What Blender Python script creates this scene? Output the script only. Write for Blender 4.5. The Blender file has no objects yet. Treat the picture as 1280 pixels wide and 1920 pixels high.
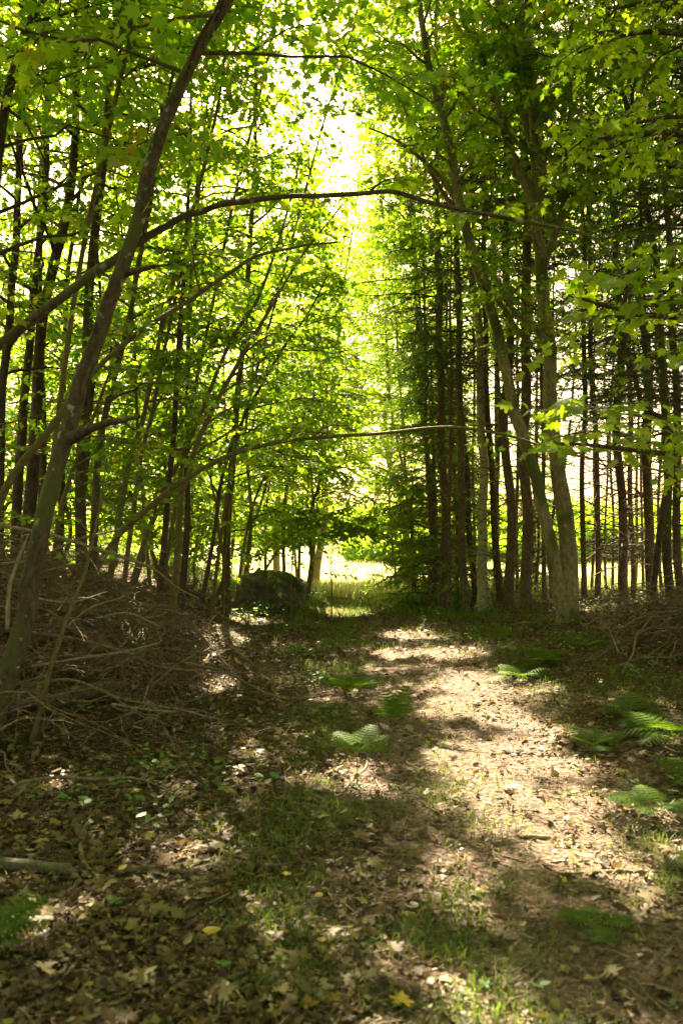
import bpy, math, random
import numpy as np
from mathutils import Vector, Matrix
random.seed(7)
R = np.random.default_rng(11)
C = bpy.context.scene.collection
sc = bpy.context.scene

# ------------------------------------------------------------------ camera
F = 1493.0            # focal length in pixels of the 1920 px tall photograph (28 mm)
HZ = 1000.0           # horizon row
CAM_Z = 1.5
cam_d = bpy.data.cameras.new('camera')
cam = bpy.data.objects.new('camera', cam_d); C.objects.link(cam)
cam_d.sensor_fit = 'VERTICAL'; cam_d.sensor_height = 36.0; cam_d.sensor_width = 24.0
cam_d.lens = 36.0 * F / 1920.0
cam_d.clip_start = 0.05; cam_d.clip_end = 3000
PITCH = math.atan((HZ - 960.0) / F)
cam.location = (0, 0, CAM_Z)
cam.rotation_euler = (math.pi / 2 + PITCH, 0, 0)
cam_d.dof.use_dof = True; cam_d.dof.focus_distance = 9.5; cam_d.dof.aperture_fstop = 2.6
sc.camera = cam

# ------------------------------------------------------------------ sky and sun
SUN_EL = math.radians(43.0); SUN_AZ = math.radians(-7.0)
S = np.array([math.sin(SUN_AZ) * math.cos(SUN_EL), math.cos(SUN_AZ) * math.cos(SUN_EL), math.sin(SUN_EL)])
w = bpy.data.worlds.new('World'); sc.world = w; w.use_nodes = True
nt = w.node_tree; bg = nt.nodes['Background']
sky = nt.nodes.new('ShaderNodeTexSky'); sky.sky_type = 'NISHITA'; sky.sun_disc = False
sky.sun_elevation = SUN_EL; sky.sun_rotation = SUN_AZ
sky.air_density = 1.0; sky.dust_density = 3.0; sky.ozone_density = 1.0
tint = nt.nodes.new('ShaderNodeMixRGB'); tint.blend_type = 'MULTIPLY'; tint.inputs[0].default_value = 1.0
tint.inputs[2].default_value = (1.32, 1.0, 0.58, 1)      # warm white balance of the photograph
nt.links.new(sky.outputs[0], tint.inputs[1]); nt.links.new(tint.outputs[0], bg.inputs[0]); bg.inputs[1].default_value = 0.05
sd = bpy.data.lights.new('sun', 'SUN'); sd.energy = 5.0; sd.angle = math.radians(0.5); sd.color = (1.0, 0.87, 0.62)
sun = bpy.data.objects.new('sun', sd); C.objects.link(sun)
sun.rotation_euler = Vector(S).to_track_quat('Z', 'Y').to_euler(); sun.location = (0, 0, 30)
sc.view_settings.view_transform = 'Standard'; sc.view_settings.look = 'None'
sc.view_settings.gamma = 1.0; sc.view_settings.exposure = 3.22
sc.cycles.use_denoising = True
sc.cycles.max_bounces = 7; sc.cycles.diffuse_bounces = 3; sc.cycles.transmission_bounces = 5
sc.cycles.caustics_reflective = False; sc.cycles.caustics_refractive = False
sc.cycles.sample_clamp_indirect = 6.0

# ------------------------------------------------------------------ helpers: projection
cp, sp = math.cos(PITCH), math.sin(PITCH)
def at(px, py, Y):
    a = (px - 640.0) / F; b = (960.0 - py) / F
    dy = cp - b * sp; dz = sp + b * cp
    k = Y / dy
    return np.array([a * k, Y, CAM_Z + dz * k])
def smooth(a, b, x):
    t = np.clip((x - a) / (b - a), 0, 1); return t * t * (3 - 2 * t)
_W = [(R.uniform(0, 2 * math.pi), R.uniform(0, 2 * math.pi)) for _ in range(40)]
def wav(x, y, f, seed):
    v = 0
    for i in range(4):
        a, p = _W[(seed * 5 + i) % 40]
        v = v + np.sin((x * math.cos(a) + y * math.sin(a)) * f * (1 + .37 * i) + p)
    return v / 4
def path_x(y):
    return 0.75 - 0.012 * np.clip(y, 0, 40) + 0.10 * np.sin(y * .35)
def H(x, y):
    x = np.asarray(x, float); y = np.asarray(y, float)
    fade = 1 - smooth(17, 22, y)
    h = .9 * smooth(-1.3, -4.2, x) * smooth(3.5, 8.0, y) * fade
    h = h + 0.22 * smooth(1.5, 3.4, x - path_x(y) + .6) * smooth(3, 8, y) * fade
    h = h + 0.10 * smooth(13.0, 16.0, y) * fade * smooth(0.1, -1.0, x)
    h = h - 0.05 * np.exp(-((x - path_x(y)) / 0.9) ** 2) * fade
    h = h + 0.035 * wav(x, y, 1.3, 0) * fade + 0.015 * wav(x, y, 4.1, 1) * fade + 0.05 * wav(x, y, .35, 2)
    h = h - 0.55 * smooth(18, 34, y)
    return h
def ground_pt(px, py):
    Y = 3.0
    for _ in range(60):
        p = at(px, py, Y)
        d = p[2] - float(H(p[0], p[1]))
        Y += d * 2.0 if Y < 8 else d * 5
        Y = max(1.5, min(Y, 80))
    return at(px, py, Y)

# bright spots of sun on the ground: gaps in the canopy, given in ground terms
SPOTS = [(850,1225,100,12),(905,1292,120,38),(840,1325,60,26),(1000,1370,70,28),(880,1412,110,36),(985,1432,90,26),
 (990,1520,85,46),(1065,1580,75,28),(1160,1625,70,20),(1185,1692,46,18),(1165,1312,50,16),(1250,1425,45,16),(1130,1505,45,22),
 (350,1510,42,16),(440,1560,40,16),(350,1602,44,24),(165,1700,70,30),(300,1722,44,20),(110,1470,34,20),(430,1462,30,12),
 (520,1695,40,18),(690,1895,40,26),(850,1845,50,30),(920,1905,55,18),(690,1455,40,20),(850,1605,34,14),(470,1412,44,10),
 (60,1730,50,20),(760,1190,70,10),(640,1150,70,8),(740,1225,50,10),(240,1090,90,26),(230,1190,90,30),(420,1200,50,26),
 (400,1290,30,20),(90,1290,25,14),(470,1165,50,8),(1230,1545,40,14),(1290,1340,40,30),(1010,1290,60,12),(190,1555,26,14),
 (1180,1225,50,18),(950,1350,60,30),(920,1470,60,26), (1280,1600,40,20),(1060,1440,60,20),(668,1470,55,30),(1250,1385,45,18)]
SPOT = []
for (cx, cy, rx, ry) in SPOTS:
    if cx < 560 and cy > 1400: rx *= .8; ry *= .75
    c = ground_pt(cx, cy); a = ground_pt(cx + rx, cy); b = ground_pt(cx, cy - ry); d = ground_pt(cx, cy + ry)
    SPOT.append((c[0], (b[1] + d[1]) / 2, abs(a[0] - c[0]) + .04, abs(b[1] - d[1]) / 2 + .05))
SPOT = np.array(SPOT)
def bright(P):
    g = P - S[None, :] * ((P[:, 2] - 0.05) / S[2])[:, None]
    x, y = g[:, 0], g[:, 1]
    wx = x + 0.10 * wav(x, y, 5, 3) ; wy = y + 0.16 * wav(x, y, 4, 4)
    m = np.full(len(P), 9.0)
    for (cx, cy, rx, ry) in SPOT:
        m = np.minimum(m, ((wx - cx) / rx) ** 2 + ((wy - cy) / ry) ** 2)
    m = m + .85 * smooth(.15, .6, wav(x, y, 6.5, 0) + .6 * wav(x, y, 14, 6))
    return 1 - smooth(0.45, 0.8, m)
def cut_limbs(bp, br):
    """shorten branches where they would reach into a gap of the canopy"""
    N, K, _ = bp.shape
    b = bright(bp.reshape(-1, 3)).reshape(N, K) > .4
    b &= bp[:, :, 2] > .8
    first = np.where(b.any(1), b.argmax(1), K); tb = np.minimum(1, (first - .8) / (K - 1))
    ok = tb > .2; bp, br, tb = bp[ok], br[ok], tb[ok]
    if not len(bp): return bp, br
    t = np.linspace(0, 1, K)[None] * tb[:, None] * (K - 1); i = np.minimum(t.astype(int), K - 2); u = (t - i)[..., None]; ar = np.arange(len(bp))[:, None]
    return bp[ar, i] * (1 - u) + bp[ar, i + 1] * u, br
def cut_twigs(tp, tr):
    kk = np.maximum(bright(tp[:, 1]), bright(tp[:, -1])) < .5; kk |= tp[:, 1, 2] < .8
    return tp[kk], tr[kk]
def lit_keep(P, extra=1.0):
    low = smooth(0.5, 1.0, P[:, 2] - 0.0)     # plants near the ground are not thinned
    return R.random(len(P)) > bright(P) * extra * low

# ------------------------------------------------------------------ helpers: meshes and objects
class Geo:
    def __init__(s): s.V = []; s.F = {}; s.n = 0
    def add(s, V, Fc, rnd=None, mat=0):
        Fc = np.asarray(Fc, np.int64)
        if len(Fc) == 0: return
        k = Fc.shape[1]
        if rnd is None: rnd = np.full(len(Fc), 0.5)
        s.F.setdefault(k, []).append((Fc + s.n, np.asarray(rnd, float), np.full(len(Fc), mat)))
        s.V.append(np.asarray(V, float).reshape(-1, 3)); s.n += len(s.V[-1])
    def mesh(s, name, mats, origin=(0, 0, 0), smooth_shade=True):
        me = bpy.data.meshes.new(name)
        V = np.concatenate(s.V) - np.asarray(origin)[None, :]
        loops = []; sizes = []; rnds = []; ms = []
        for k, lst in s.F.items():
            for (Fc, r, m) in lst:
                loops.append(Fc.reshape(-1)); sizes.append(np.full(len(Fc), k)); rnds.append(r); ms.append(m)
        loops = np.concatenate(loops).astype(np.int32); sizes = np.concatenate(sizes).astype(np.int32)
        me.vertices.add(len(V)); me.vertices.foreach_set('co', V.astype(np.float32).reshape(-1))
        me.loops.add(len(loops)); me.loops.foreach_set('vertex_index', loops)
        me.polygons.add(len(sizes))
        st = np.concatenate([[0], np.cumsum(sizes)[:-1]]).astype(np.int32)
        me.polygons.foreach_set('loop_start', st)
        try: me.polygons.foreach_set('loop_total', sizes)
        except Exception: pass
        me.polygons.foreach_set('material_index', np.concatenate(ms).astype(np.int32))
        me.polygons.foreach_set('use_smooth', np.full(len(sizes), bool(smooth_shade)))
        a = me.attributes.new('rnd', 'FLOAT', 'FACE'); a.data.foreach_set('value', np.concatenate(rnds).astype(np.float32))
        for m in (mats if isinstance(mats, (list, tuple)) else [mats]): me.materials.append(m)
        me.update(calc_edges=True); me.validate()
        return me
def tag(o, label=None, cat=None, group=None, kind=None):
    if label: o['label'] = label
    if cat: o['category'] = cat
    if group: o['group'] = group
    if kind: o['kind'] = kind
    return o
def link(name, me, parent=None, loc=(0, 0, 0)):
    o = bpy.data.objects.new(name, me); C.objects.link(o); o.location = loc
    if parent: o.parent = parent
    return o
def empty(name, loc):
    o = bpy.data.objects.new(name, None); C.objects.link(o); o.location = loc; o.empty_display_size = .2; return o
def nrm(v): return v / np.maximum(np.linalg.norm(v, axis=-1, keepdims=True), 1e-9)

def tubes(P, Rd, sides=3, cap=False):
    """P (N,K,3), Rd (N,K) -> verts, quads"""
    P = np.asarray(P, float); Rd = np.asarray(Rd, float)
    N, K, _ = P.shape
    T = np.empty_like(P); T[:, 1:-1] = P[:, 2:] - P[:, :-2]; T[:, 0] = P[:, 1] - P[:, 0]; T[:, -1] = P[:, -1] - P[:, -2]
    T = nrm(T); main = nrm(P[:, -1] - P[:, 0])
    ref = np.where(np.abs(main[:, 2:3]) < .8, np.array([[0, 0, 1.]]), np.array([[1., 0, 0]]))[:, None, :]
    A = nrm(np.cross(T, np.broadcast_to(ref, T.shape))); B = np.cross(T, A)
    th = np.arange(sides) * 2 * math.pi / sides
    V = P[:, :, None, :] + Rd[:, :, None, None] * (np.cos(th)[None, None, :, None] * A[:, :, None, :] + np.sin(th)[None, None, :, None] * B[:, :, None, :])
    idx = np.arange(N * K * sides).reshape(N, K, sides)
    a = idx[:, :-1, :]; b = idx[:, 1:, :]
    Fc = np.stack([a, np.roll(a, -1, 2), np.roll(b, -1, 2), b], -1).reshape(-1, 4)
    return V.reshape(-1, 3), Fc
def resample(pts, n, wob=0.0):
    """smooth Catmull-Rom through pts (K,D)"""
    pts = np.asarray(pts, float); K = len(pts)
    e = np.vstack([2 * pts[0] - pts[1], pts, 2 * pts[-1] - pts[-2]])
    t = np.linspace(0, K - 1 - 1e-6, n); i = t.astype(int); u = (t - i)[:, None]
    p0, p1, p2, p3 = e[i], e[i + 1], e[i + 2], e[i + 3]
    return .5 * (2 * p1 + (p2 - p0) * u + (2 * p0 - 5 * p1 + 4 * p2 - p3) * u ** 2 + (3 * p1 - p0 - 3 * p2 + p3) * u ** 3)
def trunk_geo(g, pts, rad, sides=12, n=None, flare=0.0, lump=.06, mat=0):
    """single trunk with uneven bark outline; pts (K,3) rad (K,)"""
    K = len(pts); n = n or max(8, K * 6)
    q = resample(np.hstack([np.asarray(pts, float), np.asarray(rad, float)[:, None]]), n)
    P, rd = q[:, :3], np.maximum(q[:, 3], .002)
    s = np.concatenate([[0], np.cumsum(np.linalg.norm(np.diff(P, axis=0), axis=1))])
    if flare: rd = rd * (1 + flare * np.exp(-s / .22))
    amp = rd.mean() * .35
    P = P + np.stack([np.interp(s, s[::3], R.normal(0, 1, len(s[::3]))) for _ in range(3)], 1) * (rd * .16)[:, None] * smooth(0, .4, s)[:, None]
    P = P + amp * np.stack([np.sin(s * 2.3 + rd[0] * 90), np.cos(s * 1.9 + rd[0] * 50), 0 * s], 1) * smooth(0, .6, s)[:, None]
    V, Fc = tubes(P[None], rd[None], sides)
    V = V.reshape(n, sides, 3)
    th = np.arange(sides) * 2 * math.pi / sides
    lm = 1 + lump * (np.sin(th[None] * 3 + s[:, None] * 1.7) + .7 * np.sin(th[None] * 5 - s[:, None] * 4.0 + 1)) + R.normal(0, lump * .35, (n, sides))
    if flare: lm = lm + flare * .8 * np.exp(-s / .15)[:, None] * np.maximum(0, np.sin(th[None] * 4 + 1))
    V = P[:, None, :] + (V - P[:, None, :]) * lm[:, :, None]
    g.add(V.reshape(-1, 3), Fc, mat=mat)
    return P, rd
def along(P, t):
    L = np.concatenate([[0], np.cumsum(np.linalg.norm(np.diff(P, axis=0), axis=1))]); L /= L[-1]
    return np.stack([np.interp(t, L, P[:, k]) for k in range(P.shape[1])], -1)

# leaf templates (x across, y along, z up), faces
def _sym(half):
    r = [(x, y) for x, y in half]; l = [(-x, y) for x, y in half[1:-1]][::-1]
    return r + l
MAPLE_O = _sym([(0, .0), (.20, -.10), (.36, .02), (.26, .16), (.55, .34), (.50, .46), (.24, .42), (.28, .66), (.13, .64), (0, 1.0)])
def fan_tpl(outline, c=(0, .3), fold=.18, tipdrop=.12):
    pts = [c] + outline
    V = np.array([(x, y, -fold * abs(x) - tipdrop * y * y) for x, y in pts])
    n = len(outline); Fc = np.array([(0, 1 + i, 1 + (i + 1) % n) for i in range(n)])
    return V, Fc
TPL_MAPLE = fan_tpl(MAPLE_O)
_mo2 = _sym([(0, .0), (.34, 0.0), (.24, .18), (.54, .40), (.24, .44), (0, 1.0)])
TPL_MAPLE_LO = fan_tpl(_mo2)
_ov = np.array([(0, 0, 0), (.27, .3, -.07), (.2, .68, -.08), (0, 1, -.1), (-.2, .68, -.08), (-.27, .3, -.07)])
TPL_OVATE = (_ov, np.array([(0, 1, 2, 3), (0, 3, 4, 5)]))
TPL_DIAM = (np.array([(0, 0, 0), (.33, .45, -.06), (0, 1, -.08), (-.33, .45, -.06)]), np.array([(0, 1, 2), (0, 2, 3)]))
_cur = np.array([(0, 0, .0), (.3, .25, .10), (.26, .7, .16), (0, 1, .2), (-.26, .7, .05), (-.3, .25, .16), (0, .5, 0)])
TPL_CURL = (_cur, np.array([(0, 1, 6), (1, 2, 6), (2, 3, 6), (3, 4, 6), (4, 5, 6), (5, 0, 6)]))
def leaves(g, A, D, Nn, size, tpl, rnd=None, mat=0):
    N = len(A)
    if N == 0: return
    D = nrm(D); X = nrm(np.cross(D, Nn)); Z = np.cross(X, D)
    tv, tf = tpl
    size = np.broadcast_to(np.asarray(size, float), (N,))
    V = A[:, None, :] + size[:, None, None] * (tv[None, :, 0:1] * X[:, None] + tv[None, :, 1:2] * D[:, None] + tv[None, :, 2:3] * Z[:, None] * R.uniform(-.4, 2.4, (N, 1, 1)))
    k = len(tv); Fc = (np.arange(N) * k)[:, None, None] + tf[None]
    if rnd is None: rnd = R.random(N)
    g.add(V.reshape(-1, 3), Fc.reshape(-1, tf.shape[1]), np.repeat(rnd, len(tf)), mat)

# ------------------------------------------------------------------ materials
def newmat(name):
    m = bpy.data.materials.new(name); m.use_nodes = True; t = m.node_tree; t.nodes.clear()
    return m, t, t.nodes.new('ShaderNodeOutputMaterial')
def nd(t, typ, **kw):
    n = t.nodes.new(typ)
    for k, v in kw.items():
        if k in n.inputs: n.inputs[k].default_value = v
        else: setattr(n, k, v)
    return n
def ramp(t, stops, fac):
    r = t.nodes.new('ShaderNodeValToRGB'); e = r.color_ramp.elements
    while len(e) < len(stops): e.new(.5)
    for i, (p, c) in enumerate(stops): e[i].position = p; e[i].color = (*c, 1)
    t.links.new(fac, r.inputs[0]); return r
def leaf_mat(name, refl, trans, rough=.5, tw=.6, gloss=.06):
    m, t, out = newmat(name)
    at_ = nd(t, 'ShaderNodeAttribute', attribute_name='rnd')
    r1 = ramp(t, refl, at_.outputs['Fac']); r2 = ramp(t, trans, at_.outputs['Fac'])
    d = nd(t, 'ShaderNodeBsdfDiffuse'); tr = nd(t, 'ShaderNodeBsdfTranslucent'); gl = nd(t, 'ShaderNodeBsdfGlossy', Roughness=rough)
    a = nd(t, 'ShaderNodeMixShader'); a.inputs[0].default_value = tw
    b = nd(t, 'ShaderNodeMixShader'); b.inputs[0].default_value = gloss
    t.links.new(r1.outputs[0], d.inputs[0]); t.links.new(r2.outputs[0], tr.inputs[0])
    t.links.new(d.outputs[0], a.inputs[1]); t.links.new(tr.outputs[0], a.inputs[2])
    t.links.new(a.outputs[0], b.inputs[1]); t.links.new(gl.outputs[0], b.inputs[2]); t.links.new(b.outputs[0], out.inputs[0])
    return m
M = {}
M['leaf'] = leaf_mat('maple_leaf_green', [(0, (.025, .065, .006)), (.6, (.045, .10, .008)), (.93, (.09, .15, .012)), (1, (.30, .24, .03))],
                     [(0, (.15, .36, .005)), (.5, (.34, .56, .008)), (.93, (.54, .68, .012)), (1, (.6, .45, .03))])
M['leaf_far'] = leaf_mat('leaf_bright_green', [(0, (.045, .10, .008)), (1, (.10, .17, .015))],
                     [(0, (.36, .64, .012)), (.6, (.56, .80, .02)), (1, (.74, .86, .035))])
M['needle'] = leaf_mat('spruce_needle', [(0, (.025, .06, .015)), (1, (.055, .10, .025))], [(0, (.05, .12, .015)), (1, (.12, .22, .03))], tw=.35)
M['needle_light'] = leaf_mat('fir_needle_light', [(0, (.05, .11, .012)), (1, (.11, .18, .02))], [(0, (.24, .44, .02)), (1, (.46, .64, .04))], tw=.55)
M['grass'] = leaf_mat('grass_blade', [(0, (.05, .11, .010)), (1, (.13, .18, .02))], [(0, (.14, .28, .01)), (1, (.34, .44, .03))], tw=.4, gloss=.03)
M['field_grass'] = leaf_mat('field_grass', [(0, (.26, .30, .09)), (1, (.50, .45, .22))], [(0, (.45, .52, .12)), (1, (.65, .6, .3))], tw=.4, gloss=.02)
M['fern'] = leaf_mat('fern_green', [(0, (.06, .125, .008)), (1, (.13, .21, .015))], [(0, (.20, .38, .01)), (1, (.36, .52, .02))], tw=.5, gloss=.02)
M['litter'] = leaf_mat('dry_leaf', [(0, (.035, .019, .008)), (.25, (.09, .046, .018)), (.5, (.175, .098, .046)), (.72, (.15, .115, .028)), (.86, (.36, .28, .19)), (.94, (.27, .20, .025)), (.975, (.08, .14, .02)), (1, (.36, .16, .03))],
                     [(0, (.1, .06, .03)), (.7, (.25, .17, .06)), (1, (.4, .3, .05))], tw=.22, gloss=.05, rough=.55)
M['yellow'] = leaf_mat('yellow_leaf', [(0, (.55, .40, .04)), (1, (.62, .45, .05))], [(0, (.5, .35, .03)), (1, (.6, .4, .03))], tw=.3)
M['green_leaf'] = leaf_mat('seedling_leaf', [(0, (.08, .20, .03)), (1, (.18, .30, .06))], [(0, (.2, .4, .04)), (1, (.3, .5, .06))], tw=.4)
M['brown_needle'] = leaf_mat('dead_needles', [(0, (.13, .06, .03)), (1, (.28, .14, .08))], [(0, (.15, .07, .03)), (1, (.3, .15, .06))], tw=.25, gloss=.02)
def bark(name, c1, c2, c3, sc1=9, zs=.45, bump=.6, patch=None, patch_at=.62, moss=None, rings=0):
    m, t, out = newmat(name)
    tc = nd(t, 'ShaderNodeTexCoord'); mp = nd(t, 'ShaderNodeMapping'); mp.inputs['Scale'].default_value = (1, 1, zs)
    t.links.new(tc.outputs['Object'], mp.inputs[0])
    n1 = nd(t, 'ShaderNodeTexNoise', Scale=sc1 * 3, Detail=6.0, Roughness=.7); t.links.new(mp.outputs[0], n1.inputs[0])
    r = ramp(t, [(.3, c1), (.5, c2), (.72, c3)], n1.outputs[0]); col = r.outputs[0]
    def over(col, sep_scale, lo, hi, c, z=1.0):
        mp2 = nd(t, 'ShaderNodeMapping'); mp2.inputs['Scale'].default_value = (1, 1, z); t.links.new(tc.outputs['Object'], mp2.inputs[0])
        n = nd(t, 'ShaderNodeTexNoise', Scale=sep_scale, Detail=4.0); t.links.new(mp2.outputs[0], n.inputs[0])
        mr = nd(t, 'ShaderNodeMapRange'); mr.inputs[1].default_value = lo; mr.inputs[2].default_value = hi; t.links.new(n.outputs[0], mr.inputs[0])
        mx = nd(t, 'ShaderNodeMixRGB'); t.links.new(mr.outputs[0], mx.inputs[0]); t.links.new(col, mx.inputs[1]); mx.inputs[2].default_value = (*c, 1)
        return mx.outputs[0]
    if moss: col = over(col, 3.0, .5, .62, moss, .5)
    if patch: col = over(col, 11, patch_at, patch_at + .05, patch)
    if rings: col = over(col, 9, .6, .64, (.03, .025, .02), rings)
    b = nd(t, 'ShaderNodeBsdfPrincipled', Roughness=.85); b.inputs['Specular IOR Level'].default_value = .25
    bp = nd(t, 'ShaderNodeBump', Strength=bump, Distance=.03)
    n2 = nd(t, 'ShaderNodeTexNoise', Scale=sc1 * 6, Detail=5.0); t.links.new(mp.outputs[0], n2.inputs[0])
    t.links.new(n2.outputs[0], bp.inputs['Height']); t.links.new(bp.outputs[0], b.inputs['Normal'])
    t.links.new(col, b.inputs['Base Color']); t.links.new(b.outputs[0], out.inputs[0]); return m
M['bark'] = bark('maple_bark', (.035, .024, .014), (.09, .065, .04), (.17, .13, .085), patch=(.30, .30, .21), patch_at=.63, moss=(.10, .10, .03))
M['bark_pale'] = bark('pale_grey_bark', (.11, .085, .04), (.24, .19, .10), (.38, .32, .18), patch=(.34, .32, .22), patch_at=.64, moss=(.10, .11, .03))
M['bark_dark'] = bark('dark_bark', (.03, .02, .014), (.08, .055, .04), (.15, .11, .08), bump=.9)
M['bark_spruce'] = bark('spruce_bark', (.06, .04, .025), (.16, .11, .07), (.30, .22, .14), sc1=12, bump=.9, patch=(.24, .25, .18), patch_at=.64)
M['bark_thin'] = bark('sapling_bark', (.08, .055, .025), (.17, .125, .055), (.27, .21, .10), moss=(.13, .13, .04))
M['birch'] = bark('birch_bark', (.24, .21, .12), (.36, .32, .20), (.50, .45, .32), bump=.25, rings=6.0, patch=(.12, .10, .07), patch_at=.66, moss=(.42, .38, .22))
M['twig'] = bark('twig_bark', (.06, .045, .03), (.12, .09, .06), (.2, .16, .11))
M['dead'] = bark('dead_branch_wood', (.08, .055, .034), (.19, .135, .088), (.34, .265, .185), sc1=14, bump=.4)
M['dead_pale'] = bark('pale_dead_wood', (.16, .11, .07), (.28, .21, .14), (.42, .34, .24), sc1=14, bump=.4)
M['log'] = bark('rotting_log_bark', (.05, .04, .025), (.11, .09, .06), (.18, .15, .10), moss=(.09, .11, .03))
M['rock'] = bark('boulder_stone', (.05, .042, .03), (.12, .10, .07), (.22, .19, .14), sc1=2.2, zs=1, bump=1.0, moss=(.06, .09, .025), patch=(.35, .36, .30), patch_at=.66)
def ground_mat():
    m, t, out = newmat('forest_floor')
    tc = nd(t, 'ShaderNodeTexCoord')
    n1 = nd(t, 'ShaderNodeTexNoise', Scale=26.0, Detail=8.0, Roughness=.75); t.links.new(tc.outputs['Object'], n1.inputs[0])
    r = ramp(t, [(.30, (.02, .012, .006)), (.46, (.06, .036, .018)), (.58, (.13, .08, .045)), (.75, (.26, .18, .11))], n1.outputs[0])
    n2 = nd(t, 'ShaderNodeTexNoise', Scale=1.1, Detail=5.0); t.links.new(tc.outputs['Object'], n2.inputs[0])
    mr = nd(t, 'ShaderNodeMapRange'); mr.inputs[1].default_value = .5; mr.inputs[2].default_value = .66; mr.inputs[4].default_value = .55
    t.links.new(n2.outputs[0], mr.inputs[0])
    mx = nd(t, 'ShaderNodeMixRGB'); t.links.new(mr.outputs[0], mx.inputs[0]); t.links.new(r.outputs[0], mx.inputs[1]); mx.inputs[2].default_value = (.06, .085, .02, 1)
    # trodden track: paler crumbled soil, lightened to boost its sun patches, fading at edges
    sx = nd(t, 'ShaderNodeSeparateXYZ'); t.links.new(tc.outputs['Object'], sx.inputs[0])
    n3 = nd(t, 'ShaderNodeTexNoise', Scale=2.3, Detail=5.0); t.links.new(tc.outputs['Object'], n3.inputs[0])
    a1 = nd(t, 'ShaderNodeMath', operation='MULTIPLY_ADD'); t.links.new(sx.outputs[1], a1.inputs[0]); a1.inputs[1].default_value = .012; a1.inputs[2].default_value = -1.0
    a2 = nd(t, 'ShaderNodeMath', operation='ADD'); t.links.new(sx.outputs[0], a2.inputs[0]); t.links.new(a1.outputs[0], a2.inputs[1])
    a3 = nd(t, 'ShaderNodeMath', operation='ABSOLUTE'); t.links.new(a2.outputs[0], a3.inputs[0])
    a4 = nd(t, 'ShaderNodeMath', operation='MULTIPLY_ADD'); t.links.new(n3.outputs[0], a4.inputs[0]); a4.inputs[1].default_value = 1.6; t.links.new(a3.outputs[0], a4.inputs[2])
    m5 = nd(t, 'ShaderNodeMapRange'); m5.inputs[1].default_value = 1.25; m5.inputs[2].default_value = 2.1; m5.inputs[3].default_value = 1.0; m5.inputs[4].default_value = 0.0; t.links.new(a4.outputs[0], m5.inputs[0])
    r2 = ramp(t, [(.30, (.05, .03, .02)), (.45, (.14, .092, .064)), (.6, (.26, .185, .14)), (.75, (.42, .33, .26))], n1.outputs[0])
    mx2 = nd(t, 'ShaderNodeMixRGB'); t.links.new(m5.outputs[0], mx2.inputs[0]); t.links.new(mx.outputs[0], mx2.inputs[1]); t.links.new(r2.outputs[0], mx2.inputs[2]); mx = mx2
    b = nd(t, 'ShaderNodeBsdfPrincipled', Roughness=.95); b.inputs['Specular IOR Level'].default_value = .15
    v = nd(t, 'ShaderNodeTexVoronoi', Scale=38.0); t.links.new(tc.outputs['Object'], v.inputs[0])
    ad = nd(t, 'ShaderNodeMath', operation='ADD'); t.links.new(n1.outputs[0], ad.inputs[0]); t.links.new(v.outputs[0], ad.inputs[1])
    bp = nd(t, 'ShaderNodeBump', Strength=.8, Distance=.04); t.links.new(ad.outputs[0], bp.inputs['Height'])
    t.links.new(bp.outputs[0], b.inputs['Normal']); t.links.new(mx.outputs[0], b.inputs['Base Color']); t.links.new(b.outputs[0], out.inputs[0]); return m
def field_mat():
    m, t, out = newmat('meadow_ground')
    tc = nd(t, 'ShaderNodeTexCoord')
    n1 = nd(t, 'ShaderNodeTexNoise', Scale=1.4, Detail=8.0, Roughness=.7); t.links.new(tc.outputs['Object'], n1.inputs[0])
    r = ramp(t, [(.3, (.22, .25, .09)), (.5, (.38, .37, .17)), (.7, (.52, .47, .28))], n1.outputs[0])
    b = nd(t, 'ShaderNodeBsdfDiffuse'); t.links.new(r.outputs[0], b.inputs[0]); t.links.new(b.outputs[0], out.inputs[0]); return m
M['ground'] = ground_mat(); M['field'] = field_mat()

# ------------------------------------------------------------------ ground
def grid_sheet():
    u = np.linspace(-1, 1, 241); xs = 9 * u + 200 * np.sign(u) * np.abs(u) ** 9
    v = np.linspace(0, 1, 260); ys = -4 + 26 * v + 900 * v ** 10
    X, Y = np.meshgrid(xs, ys); Z = H(X, Y)
    near = (np.abs(X) < 9) & (Y < 18)
    Z = Z + np.where(near, R.normal(0, .007, X.shape), 0)
    V = np.stack([X, Y, Z], -1)
    idx = np.arange(X.size).reshape(X.shape)
    Fc = np.stack([idx[:-1, :-1], idx[:-1, 1:], idx[1:, 1:], idx[1:, :-1]], -1)
    cx = (X[:-1, :-1] + X[1:, 1:]) / 2; cy = (Y[:-1, :-1] + Y[1:, 1:]) / 2
    isfield = cy > 19.0 + .6 * wav(cx, cy, .8, 5)
    ispath = (~isfield) & (np.abs(cx - path_x(cy)) < .95 + .2 * wav(cx, cy, 1.7, 6))
    return V.reshape(-1, 3), Fc, isfield, ispath
V, Fc, isf, isp = grid_sheet()
for nm, mask, mt in (('ground', ~isf & ~isp, 'ground'), ('path', isp, 'ground'), ('field', isf, 'field')):
    f = Fc[mask]; used, inv = np.unique(f, return_inverse=True)
    g = Geo(); g.add(V[used], inv.reshape(f.shape))
    o = link(nm, g.mesh(nm, M[mt])); tag(o, kind='structure')

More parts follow.
